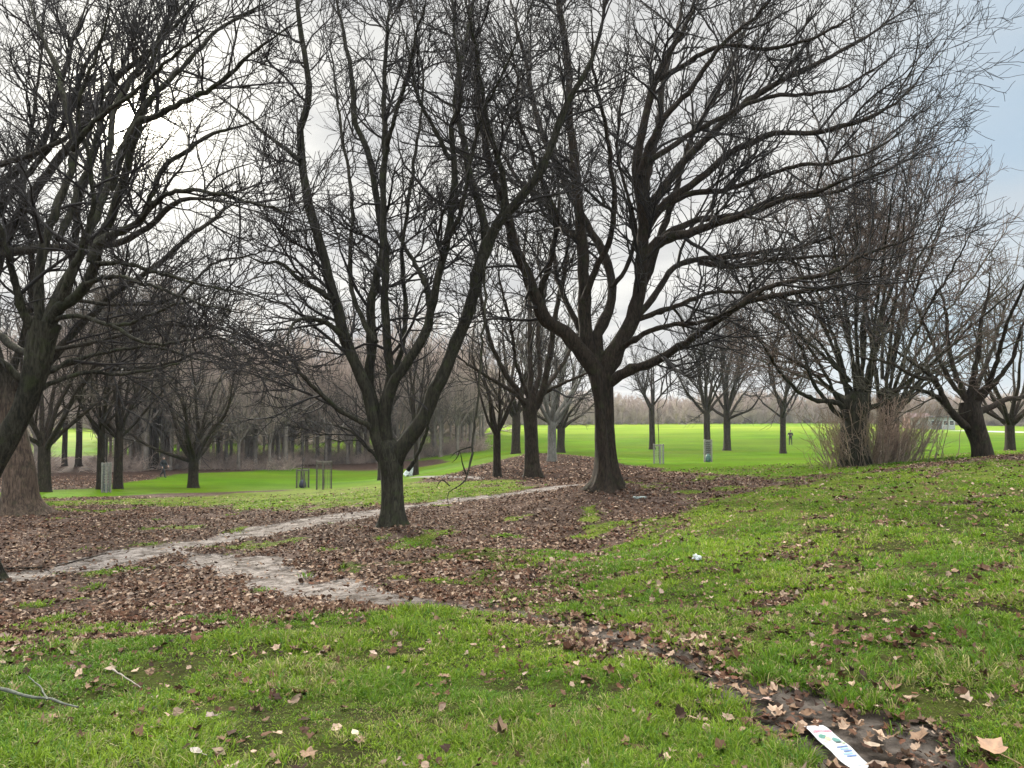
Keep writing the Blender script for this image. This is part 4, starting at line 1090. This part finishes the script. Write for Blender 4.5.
hp = hit(640, 499); crumple('paper_scrap', 640, 0, (.13, .06, .03), plain('paper_greyish', (.38, .42, .38), .7, .1, 20), 'flat grey-green scrap lying on the litter near the foot of the largest tree', 'scrap', 6, pos=hp, lift=.01)

# ---------------- people far off
M_COAT = plain('coat_dark', (.010, .011, .014), .8, .2, 20)
M_SKIN = plain('skin', (.42, .25, .18), .6, .1, 20)
M_HAIR = plain('hair_dark', (.03, .02, .015), .7, .2, 20)
def skin_body(name, verts, edges, radii, root_i, mat, parent, sub=2):
    me = bpy.data.meshes.new(name); me.from_pydata([tuple(v) for v in verts], edges, [])
    o = link(name, me, mat, parent)
    md = o.modifiers.new('skin', 'SKIN'); md.use_smooth_shade = True
    lay = me.skin_vertices[0].data if me.skin_vertices else None
    if lay is None:
        bm = bmesh.new(); bm.from_mesh(me); bm.verts.layers.skin.verify(); bm.to_mesh(me); bm.free(); lay = me.skin_vertices[0].data
    for i, r in enumerate(radii):
        lay[i].radius = (r, r) if np.isscalar(r) else r; lay[i].use_root = (i == root_i)
    s = o.modifiers.new('sub', 'SUBSURF'); s.levels = sub; s.render_levels = sub
    return o
def person(u, D, face, label, pose, h=1.72):
    root = empty('person', stand(u, D), face); tag(root, label, 'person')
    k = h / 1.75
    if pose == 'stand':
        J = dict(pel=(0, 0, .95), chest=(0, 0, 1.25), neck=(0, 0, 1.46), ls=(-.19, 0, 1.40), le=(-.27, -.05, 1.12), lh=(-.16, -.28, 1.14), rs=(.19, 0, 1.40), re=(.27, -.05, 1.12), rh=(.14, -.30, 1.16),
                 lt=(-.10, 0, .90), lk=(-.12, -.03, .49), la=(-.13, .02, .08), lf=(-.15, -.16, .04), rt=(.10, 0, .90), rk=(.12, -.02, .49), ra=(.14, .02, .08), rf=(.17, -.16, .04))
    else:
        J = dict(pel=(0, 0, .93), chest=(0, -.03, 1.24), neck=(0, -.05, 1.46), ls=(-.19, -.03, 1.40), le=(-.25, .10, 1.14), lh=(-.23, -.06, .92), rs=(.19, -.03, 1.40), re=(.25, -.12, 1.13), rh=(.22, -.30, .98),
                 lt=(-.10, 0, .90), lk=(-.11, -.22, .52), la=(-.11, -.24, .10), lf=(-.12, -.42, .05), rt=(.10, 0, .90), rk=(.11, .06, .50), ra=(.11, .34, .18), rf=(.12, .24, .05))
    names = list(J); V = [Vector(J[n]) * k for n in names]; ix = {n: i for i, n in enumerate(names)}
    E = [('pel', 'chest'), ('chest', 'neck'), ('chest', 'ls'), ('ls', 'le'), ('le', 'lh'), ('chest', 'rs'), ('rs', 're'), ('re', 'rh'), ('pel', 'lt'), ('lt', 'lk'), ('lk', 'la'), ('la', 'lf'), ('pel', 'rt'), ('rt', 'rk'), ('rk', 'ra'), ('ra', 'rf')]
    rad_ = dict(pel=(.15, .11), chest=(.17, .12), neck=.06, ls=.075, le=.055, lh=.04, rs=.075, re=.055, rh=.04, lt=.095, lk=.065, la=.05, lf=.04, rt=.095, rk=.065, ra=.05, rf=.04)
    skin_body('body', V, [(ix[a], ix[b]) for a, b in E], [rad_[n] for n in names], ix['pel'], M_COAT, root)
    # head with face and hair
    bm = bmesh.new(); bmesh.ops.create_uvsphere(bm, u_segments=20, v_segments=14, radius=1)
    nz = J['neck']
    for v in bm.verts:
        x, y, z = v.co
        f = 1 - .22 * max(0, -z)
        y2 = y * .105 * f - (.022 if (y < -.8 and -.35 < z < .15 and abs(x) < .3) else 0) + (.012 if (y < -.75 and .05 < z < .3 and .15 < abs(x) < .6) else 0)
        v.co = Vector((x * .078 * f + (.012 * math.copysign(1, x) if abs(x) > .93 and abs(z) < .3 else 0), y2, z * .125)) * k + Vector((nz[0], nz[1] - .01, nz[2] + .145)) * k
    finish('head', bm, M_SKIN, root, 0, True)
    bm = bmesh.new(); bmesh.ops.create_uvsphere(bm, u_segments=20, v_segments=12, radius=1)
    bmesh.ops.delete(bm, geom=[v for v in bm.verts if v.co.z < -.1 + (v.co.y < -.2) * .55], context='VERTS')
    for v in bm.verts: v.co = Vector((v.co.x * .088, v.co.y * .116 + .008, v.co.z * .134)) * k + Vector((nz[0], nz[1] - .005, nz[2] + .15)) * k
    finish('hair', bm, M_HAIR, root, 0, True)
    # gloved hands: five bent fingers closed together in front
    for s, hn, en in ((-1, 'lh', 'le'), (1, 'rh', 're')):
        hnd = np.array(J[hn]) * k; d = unit(np.array(J[hn]) - np.array(J[en])); side = unit(np.cross(d, [0, 0, 1.])); upv = np.cross(side, d)
        parts = [rod([hnd - d * .02, hnd + d * .03, hnd + d * .075], [.030, .040, .036], 8)]
        for i in range(4):
            o0 = hnd + d * .07 + side * (.030 - .02 * i); L = [.065, .078, .072, .055][i]
            parts.append(rod([o0, o0 + d * L * .45, o0 + d * L * .75 - upv * L * .3, o0 + d * L * .75 - upv * L * .7], [.010, .0095, .009, .007], 6))
        o0 = hnd + d * .02 + side * .038
        parts.append(rod([o0, o0 + side * .022 + d * .02, o0 + side * .015 + d * .055 - upv * .01], [.012, .011, .008], 6))
        Vh, Qh = join(parts); link('hand', mesh_from('hand', Vh, Qh), M_SKIN, root)
    return root
person(790.5, 84, R(-30), 'person in dark clothes standing on the bright field with hands held in front', 'stand')
person(163.5, 52, R(80), 'person in dark clothes walking along the edge of the wood', 'walk', 1.45)

# ---------------- card, sticks, single leaves in the foreground
def ground_quad(cs):
    return [hit(u, v) for u, v in cs]
def leaflet():
    a, b, c = hit(803, 731), hit(823, 729), hit(868, 768)
    mid = (a + b) / 2; ax = c - b; ax[2] = 0; ax = unit(ax); wv = np.array([-ax[1], ax[0], 0]); w = .098; L = .46
    if np.dot(wv, a - b) < 0: wv = -wv
    root = empty('leaflet', (b[0], b[1], gz(b[0], b[1]) + .045)); tag(root, 'long white printed card lying on the muddy leaves at the bottom edge', 'card')
    n, m = 24, 8; rg = np.random.default_rng(4)
    ss, tt = np.meshgrid(np.linspace(0, L, 9), np.linspace(0, w, 4)); ss, tt = ss.ravel(), tt.ravel()
    gq = ground(b[0] + ax[0] * ss + wv[0] * tt, b[1] + ax[1] * ss + wv[1] * tt) - (gz(b[0], b[1]) + .045)
    co_ = np.linalg.lstsq(np.stack([np.ones(36), ss, tt], 1), gq, rcond=None)[0]
    up_ = (gq - np.stack([np.ones(36), ss, tt], 1) @ co_).max() + .010
    z00 = co_[0] + up_; zs = z00 + co_[1] * L; zt = z00 + co_[2] * w
    def P(s, t, lift=0.0):      # s along 0..L, t across 0..w
        x = ax * s + wv * t
        z = .006 * math.sin(s * 9 + t * 14) + .008 * (s / L) ** 2 * math.sin(t * 20) + .003 * math.sin(s * 31) + z00 + (zs - z00) * s / L + (zt - z00) * t / w
        return x + np.array([0, 0, z + lift + .0])
    def sheet(name, poly_s, poly_t, lift, mat, par, thick=.0):
        V = []; Q = []
        for i in range(len(poly_s)):
            for j in range(len(poly_t)): V.append(P(poly_s[i], poly_t[j], lift))
        k = len(poly_t)
        Q = [(i * k + j, (i + 1) * k + j, (i + 1) * k + j + 1, i * k + j + 1) for i in range(len(poly_s) - 1) for j in range(k - 1)]
        V = np.array(V)
        if thick:
            N = len(V); V = np.concatenate([V, V - np.array([0, 0, thick])])
            Q = Q + [tuple(N + x for x in q[::-1]) for q in Q]
        return link(name, mesh_from(name, V, np.array(Q)), mat, par)
    white = plain('card_white', (.46, .455, .44), .7, .16, 30)
    # torn notch at the end: two widths
    card = sheet('card', np.linspace(0, L, n), np.linspace(0, w * .30, 4), 0, white, root, .0012)
    V1 = sheet('card_flap', np.linspace(.006, L, n), np.linspace(w * .30, w, 6), .0004, white, root, .0012)
    def mark(name, s0, s1, t0, t1, col, par=root, lift=.0025, shape=None):
        mat = plain('ink_' + name, col, .5, .15, 60)
        if shape == 'oval':
            K = 18; V = [P((s0 + s1) / 2, (t0 + t1) / 2, lift)] + [P((s0 + s1) / 2 + (s1 - s0) / 2 * math.cos(2 * math.pi * i / K) * (1 + .12 * math.sin(5 * i)), (t0 + t1) / 2 + (t1 - t0) / 2 * math.sin(2 * math.pi * i / K) * (1 + .1 * math.cos(3 * i)), lift) for i in range(K)]
            T = [(0, 1 + i, 1 + (i + 1) % K) for i in range(K)]
            return link(name, mesh_from(name, np.array(V), None, np.array(T)), mat, par)
        return sheet(name, np.linspace(s0, s1, 3), np.linspace(t0, t1, 3), lift, mat, par)
    # red heading: a row of short worn strokes across the card
    x = w * .90; V = []; Q = []
    while x > w * .08:
        wd = rg.uniform(.006, .009); s0 = .062 + rg.uniform(-.002, .002) + (w - x) * .12
        for (ds, dt, hs, ht) in ((0, 0, .024, .0020), (0, wd - .0020, .024, .0020), (rg.choice([0, .011, .021]), 0, .0035, wd)):
            o = len(V); V += [P(s0 + ds, x - dt, .0026), P(s0 + ds + hs, x - dt, .0026), P(s0 + ds + hs, x - dt - ht, .0026), P(s0 + ds, x - dt - ht, .0026)]; Q.append((o, o + 1, o + 2, o + 3))
        x -= wd + .003
    link('lettering', mesh_from('lettering', np.array(V), np.array(Q)), plain('ink_red', (.55, .09, .16), .5, .2, 60), root)
    mark('dark_green', 0.108, 0.146, w * .50, w * .86, (.08, .20, .15), shape='oval')
    mark('orange', 0.135, 0.173, w * .40, w * .66, (.75, .36, .22), shape='oval')
    mark('orange_light', 0.159, 0.189, w * .62, w * .84, (.78, .45, .30), lift=.0028, shape='oval')
    mark('green', 0.151, 0.205, w * .10, w * .42, (.10, .22, .19), lift=.003, shape='oval')
    mark('dark_rim', 0.197, 0.211, w * .14, w * .44, (.03, .06, .06), lift=.0032, shape='oval')
    mark('olive', 0.213, 0.224, w * .04, w * .20, (.25, .32, .14), shape='oval')
    for i in range(5):
        mark('blue_line', .245 + .019 * i, .256 + .019 * i, w * (.12 + .05 * (i % 2)), w * (.62 - .06 * (i % 3)), (.22, .36, .62) if i % 2 else (.09, .15, .30))
    mark('light_blue', 0.365, 0.419, w * .25, w * .7, (.45, .52, .62), shape='oval')
leaflet()
def stick(name, label, paths, mat, lift=.03, cat='stick'):
    parts = []; base = None
    for pts_, r0, r1 in paths:
        P = np.array([hit(u, v) + np.array([0, 0, lift]) for u, v in pts_])
        if base is None: base = P[0].copy()
        q = spline(P, 16); q[:, :2] += np.cumsum(np.random.default_rng(len(pts_)).normal(0, .0025, (16, 2)), 0)
        parts.append(rod(q, np.linspace(r0, r1, 16) * (1 + .12 * np.sin(np.arange(16) * 1.7)), 8))
    V, Q = join(parts); o = link(name, mesh_from(name, V - base, Q), mat); o.location = base
    return tag(o, label, cat)
M_STICK = plain('stick_grey_green', (.085, .09, .065), .8, .3, 30)
M_STICKP = plain('stick_pale', (.25, .21, .17), .8, .3, 30)
stick('fallen_branch', 'forked grey-green branch on the grass at the lower left', [([(-20, 698), (10, 706), (30, 713), (47, 714), (62, 719), (76, 723)], .012, .005), ([(47, 714), (42, 703), (34, 694), (30, 689)], .005, .003)], M_STICK, .075)
stick('long_stick', 'long thin dark branch lying along the muddy track at left', [([(-10, 571), (20, 570), (50, 569), (80, 562), (107, 555)], .018, .007), ([(40, 569), (46, 562), (52, 558)], .007, .004)], M_BARK, .03)
stick('short_stick', 'short pale stick on the leaf litter below the muddy track', [([(137, 577), (148, 570), (160, 566)], .012, .006)], M_STICKP, .03)
stick('thin_stick', 'thin pale stalk standing out of the grass near the forked branch', [([(112, 686), (128, 696), (140, 706)], .005, .002)], M_STICKP, .10)
# ================================================================== grass blades and fallen leaves
def scatter(n, r0, r1, p, seed, amax=41.0, rp=None):
    """points in the wedge ahead with density falling as r^-p"""
    rg = np.random.default_rng(seed)
    rr_ = np.geomspace(r0, r1, 400); w = rr_ ** (1 - p); c = np.concatenate([[0], np.cumsum((w[1:] + w[:-1]) * np.diff(rr_))]); c /= c[-1]
    r = np.interp(rg.random(n), c, rr_); a = np.radians(rg.uniform(-amax, amax, n))
    return r * np.sin(a), r * np.cos(a), r, rg
CARD = hit(836, 750)
def grass_blades(n=90000, near=14):
    # tufts first, then the blades that splay out of each
    x, y, r, rg = scatter(n, 2.2, 26, 1.95, 101)
    g, mud, far, bare = surface(x, y)
    thin = fbm(x, y, .8, 63, 3); dens = fbm(x, y, .30, 62, 2)
    keep = rg.random(n) < np.clip(g * 1.1 - .06, 0, 1) * np.clip(.50 + (dens - .36) * 3.4, .30, 1) * np.clip(1.35 - sstep(.50, .68, thin) * .8, .5, 1)
    keep &= ~((np.abs(x - CARD[0]) < .10) & (np.abs(y - CARD[1]) < .26))
    x, y, r, thin, g = (q[keep] for q in (x, y, r, thin, g)); nt = len(x)
    th = np.clip((fbm(x, y, .42, 61, 3) - .25) * 1.9, 0, 1) * rg.uniform(.5, 1.25, nt); tr_ = rg.uniform(.012, .034, nt) * np.clip(r / 3.2, 1, 4)
    ttint = rg.normal(0, .18, nt); tdead = rg.random(nt) < (.06 + .30 * sstep(.48, .68, thin))
    cnt = rg.integers(near - 6, near + 7, nt); par = np.repeat(np.arange(nt), cnt); k = len(par)
    oa = rg.uniform(0, 2 * np.pi, k); orr = np.abs(rg.normal(0, 1, k)) * tr_[par]
    x = x[par] + np.cos(oa) * orr; y = y[par] + np.sin(oa) * orr; r = r[par]; thin = thin[par]; g = g[par]; hgt = th[par] * np.exp(-(orr / tr_[par]) ** 2 * .25)
    z = ground(x, y) + g * (r < 12) * (fbm(x, y, .35, 44, 2) - .5) * .05 - .012
    short = 1 - .35 * sstep(8, 16, r)
    L = (.020 + .072 * hgt) * rg.uniform(.5, 1.35, k) * short
    wd = np.clip(.0016 * r / 2.6, .0019, .012) * rg.uniform(.7, 1.4, k)
    a = rg.uniform(0, 2 * np.pi, k)
    la = oa + rg.normal(0, .55, k) + (fbm(x, y, 1.1, 66, 2) - .5) * 1.5
    lean = np.clip(rg.uniform(.1, .9, k) + .35 * orr / tr_[par], 0, 1.35)
    side = np.stack([np.cos(a), np.sin(a), np.zeros(k)], 1)
    ld = np.stack([np.cos(la), np.sin(la), np.zeros(k)], 1)
    b = np.stack([x, y, z], 1)
    up = np.array([0, 0, 1.])
    m1 = b + up * (L * .45)[:, None] + ld * (L * lean * .18)[:, None]
    m2 = b + up * (L * (.82 - .12 * lean))[:, None] + ld * (L * lean * .55)[:, None]
    tp = b + up * (L * (1.0 - .38 * lean))[:, None] + ld * (L * lean * .98)[:, None]
    V = np.stack([b - side * wd[:, None], b + side * wd[:, None], m1 - side * (wd * .9)[:, None], m1 + side * (wd * .9)[:, None],
                  m2 - side * (wd * .6)[:, None], m2 + side * (wd * .6)[:, None], tp], 1).reshape(-1, 3)
    i = (np.arange(k) * 7)[:, None]
    Q = np.concatenate([i + np.array([[0, 1, 3, 2]]), i + np.array([[2, 3, 5, 4]])]); T = i + np.array([[4, 5, 6]])
    hue = fbm(x, y, .9, 67, 3)
    c1 = np.array([.095, .178, .018]); c2 = np.array([.215, .295, .026]); c3 = np.array([.062, .15, .028]); straw = np.array([.42, .35, .16])
    t = np.clip((hue - .3) * 2.2 + rg.normal(0, .15, k) + ttint[par], 0, 1)[:, None]
    c = c1 * (1 - t) + c2 * t
    u_ = (rg.random(k) < .12)[:, None]; c = np.where(u_, c3, c)
    dead = rg.random(k) < np.where(tdead[par], .75, .06); c = np.where(dead[:, None], straw * rg.uniform(.45, 1.1, k)[:, None], c)
    c = c * rg.uniform(.6, 1.35, k)[:, None]
    me = mesh_from('grass', V, Q, T, attrs={'tint': np.repeat(c, 7, 0)}, smooth=True)
    m = Mat('grass_blade'); at_ = m.attr('tint', 'Color'); m.col(at_); m.rough(.6); m.spec(.15)
    tl = m.n('ShaderNodeBsdfTranslucent'); m.l(m.mix(.5, at_, (.18, .33, .012)), tl.inputs[0])
    mx = m.n('ShaderNodeMixShader'); mx.inputs[0].default_value = .38; m.l(m.b.outputs[0], mx.inputs[1]); m.l(tl.outputs[0], mx.inputs[2]); m.l(mx.outputs[0], m.out.inputs[0])
    print('blades', k)
    return tag(link('grass', me, m.m), 'short tufted green grass on the near bank and slope', 'grass', kind='stuff')
grass_blades()

# leaf outlines
def lobed(kind):
    if kind == 0:   # five-lobed
        A = np.radians([-90, -60, -35, -12, 12, 35, 58, 75, 90, 105, 122, 145, 168, 192, 215, 240]); Rr = np.array([.40, .55, .74, .62, .95, .74, .80, .78, 1.08, .76, .82, .70, .92, .64, .76, .52])
    else:           # plain oval
        A = np.radians(np.arange(0, 360, 36) - 90); Rr = np.array([.9, .62, .5, .52, .62, .95, .62, .52, .5, .62])
    return np.stack([np.cos(A) * Rr, np.sin(A) * Rr], 1)
BROWN = np.array([[.105, .053, .031], [.145, .080, .048], [.19, .115, .070], [.080, .043, .028], [.25, .160, .102], [.37, .26, .18], [.135, .062, .037], [.050, .030, .021]])
def leaves(name, x, y, z, size, kind, rg, tilt=.35, curl=.35, pale=0.0, sink=None):
    k = len(x); o = lobed(kind) if kind < 2 else np.array([[-.5, -.8], [.55, -.6], [.6, .6], [-.45, .75]])
    m = len(o)
    a = rg.uniform(0, 2 * np.pi, k); ca, sa = np.cos(a)[:, None], np.sin(a)[:, None]
    jit = 1 + rg.normal(0, .10, (k, m))
    ox = o[None, :, 0] * jit * size[:, None] * rg.uniform(.75, 1.1, k)[:, None]; oy = o[None, :, 1] * jit * size[:, None]
    # curl along a random axis plus a fold on the midrib
    cz = curl * rg.uniform(-.5, 1.4, k)[:, None] * (ox ** 2 + oy ** 2 * .5) / size[:, None] + rg.uniform(-.2, .5, k)[:, None] * np.abs(ox) + rg.normal(0, .08, (k, m)) * size[:, None]
    n = unit(rg.normal(size=(k, 3)) * tilt + np.array([0, 0, 1.]))
    t1 = unit(np.cross(n, np.stack([np.cos(a), np.sin(a), np.zeros(k)], 1))); t2 = np.cross(n, t1)
    V = t1[:, None] * ox[..., None] + t2[:, None] * oy[..., None] + n[:, None] * cz[..., None]
    base = np.stack([x, y, z], 1)
    c = BROWN[rg.integers(0, len(BROWN), k)] * rg.uniform(.7, 1.3, k)[:, None]
    pl = rg.random(k) < pale; c = np.where(pl[:, None], np.array([.38, .28, .21]) * rg.uniform(.7, 1.25, k)[:, None], c)
    if kind < 2:
        V = np.concatenate([np.zeros((k, 1, 3)), V], 1) + base[:, None]
        i = (np.arange(k) * (m + 1))[:, None, None]
        j = np.arange(m); T = (i + np.stack([np.zeros(m, int), 1 + j, 1 + (j + 1) % m], 1)[None]).reshape(-1, 3)
        return V.reshape(-1, 3), T, np.repeat(c, m + 1, 0)
    V = V + base[:, None]
    i = (np.arange(k) * 4)[:, None, None]; T = (i + np.array([[0, 1, 2], [0, 2, 3]])[None]).reshape(-1, 3)
    return V.reshape(-1, 3), T, np.repeat(c, 4, 0)
def leaf_cover():
    VV, TT, CC = [], [], []; off = 0
    def add(r):
        nonlocal off
        VV.append(r[0]); TT.append(r[1] + off); CC.append(r[2]); off += len(r[0])
    # deep litter
    x, y, r, rg = scatter(290000, 4.5, 30, 1.25, 111)
    g, mud, far, bare = surface(x, y)
    cl = fbm(x, y, .5, 131, 3)
    want = np.clip(1 - g * 1.05, 0, 1) * np.clip(1 - mud * .92, 0, 1) * np.clip(.25 + 2.4 * (cl - .25), .15, 1) + g * .035 * (r < 30) + g * .05 * (r > 14)
    keep = rg.random(len(x)) < want
    keep &= (y < 28) & ~((bare > .5))
    x, y, r = x[keep], y[keep], r[keep]; k = len(x)
    z = ground(x, y) + rg.uniform(.004, .022, k)
    s = np.clip(rg.lognormal(math.log(.020), .38, k), .008, .05)
    nr = r < 9.5
    add(leaves('a', x[nr], y[nr], z[nr], s[nr] * 1.05, 0, rg, .42, .5, .05)); add(leaves('b', x[~nr], y[~nr], z[~nr], s[~nr] * 1.15, 2, rg, .45, .6, .06))
    # trodden leaves on the mound and under the far trees
    x, y, r, rg = scatter(150000, 22, 62, 1.6, 151)
    g, mud, far, bare = surface(x, y)
    keep = (rg.random(len(x)) < bare * .8 * np.clip(.2 + 2 * (fbm(x, y, 1.6, 152, 3) - .3), .1, 1)) 
    x, y, r = x[keep], y[keep], r[keep]; k = len(x)
    add(leaves('e', x, y, ground(x, y) + rg.uniform(.005, .03, k), rg.uniform(.03, .055, k), 2, rg, .4, .5, .03))
    # leaves dropped on the grass, in drifts, larger ones close by
    x, y, r, rg = scatter(40000, 2.4, 15, 1.9, 121)
    g, mud, far, bare = surface(x, y)
    drift = fbm(x, y, .45, 141, 3); near_r = sstep(-.5, 2.0, x)
    want = g * (.03 + .46 * sstep(.55, .72, drift) * (.35 + .65 * near_r) + .05 * near_r) + mud * .55 * (y < 7) + .5 * (1 - g) * (1 - mud)
    keep = rg.random(len(x)) < want
    keep &= ~((np.abs(x - CARD[0]) < .13) & (np.abs(y - CARD[1]) < .18))
    x, y, r, g = x[keep], y[keep], r[keep], g[keep]; k = len(x)
    z = ground(x, y) + rg.uniform(.0, .035, k) * np.clip(g, .25, 1)
    s = np.clip(rg.lognormal(math.log(.026), .38, k), .010, .060)
    h = rg.random(k) < .6
    add(leaves('c', x[h], y[h], z[h], s[h], 0, rg, .34, .8, .04)); add(leaves('d', x[~h], y[~h], z[~h], s[~h] * .95, 1, rg, .36, .85, .04))
    V, T, C = np.concatenate(VV), np.concatenate(TT), np.concatenate(CC)
    me = mesh_from('leaf_litter', V, None, T, attrs={'tint': C}, smooth=False)
    m = Mat('dead_leaf'); c = m.attr('tint', 'Color'); m.col(m.mix(m.rng(m.noise(30, 3), .35, .7, 0, .35), c, (.05, .03, .022))); m.rough(.85); m.spec(.12)
    print('leaf verts', len(V))
    tag(link('leaf_litter', me, m.m), 'brown fallen leaves carpeting the ground under the trees', 'leaf litter', kind='stuff')
leaf_cover()
def one_leaf(u, v, size, kind, col_, label, seed, rz, lift=.05):
    rg = np.random.default_rng(seed); p = hit(u, v); p[2] += lift
    o = lobed(kind); m = len(o)
    V = np.concatenate([[[0, 0, 0]], np.concatenate([o * size, (np.abs(o[:, :1]) * .25 + .18 * (o ** 2).sum(1)[:, None] + rg.normal(0, .05, (m, 1))) * size], 1)])
    T = [(0, 1 + j, 1 + (j + 1) % m) for j in range(m)]
    stem = rod([[0, -.3 * size, 0], [.02 * size, -.9 * size, .05 * size], [.1 * size, -1.5 * size, .02 * size]], .0018, 5)
    Vs = np.concatenate([V, stem[0]]); me = mesh_from('fallen_leaf', Vs, stem[1] + len(V), np.array(T), smooth=False)
    mt = Mat('leaf_tan'); mt.col(mt.mix(mt.rng(mt.noise(25, 4), .35, .7), col_, tuple(c * .65 for c in col_))); mt.rough(.6)
    ob = link('fallen_leaf', me, mt.m); ob.location = p; ob.rotation_euler = (.15, -.1, rz)
    tag(ob, label, 'leaf', 'large single leaves in the foreground')
one_leaf(994, 762, .075, 0, (.40, .23, .13), 'large orange-tan leaf at the bottom right corner', 1, .4)
one_leaf(872, 757, .050, 1, (.42, .31, .21), 'curled tan leaf touching the end of the white card', 2, 1.9)
one_leaf(355, 748, .034, 1, (.50, .42, .26), 'narrow straw coloured leaf standing in the grass at the bottom', 3, .6, .07)
one_leaf(212, 728, .040, 0, (.30, .22, .17), 'pale brown leaf in the grass at the lower left', 4, 2.6, .06)
one_leaf(196, 765, .040, 1, (.40, .33, .27), 'small whitish leaf at the bottom edge left of centre', 5, 1.2, .06)
one_leaf(765, 708, .042, 0, (.36, .24, .19), 'pinkish brown leaf on the dark trail above the white card', 6, 4.0, .04)
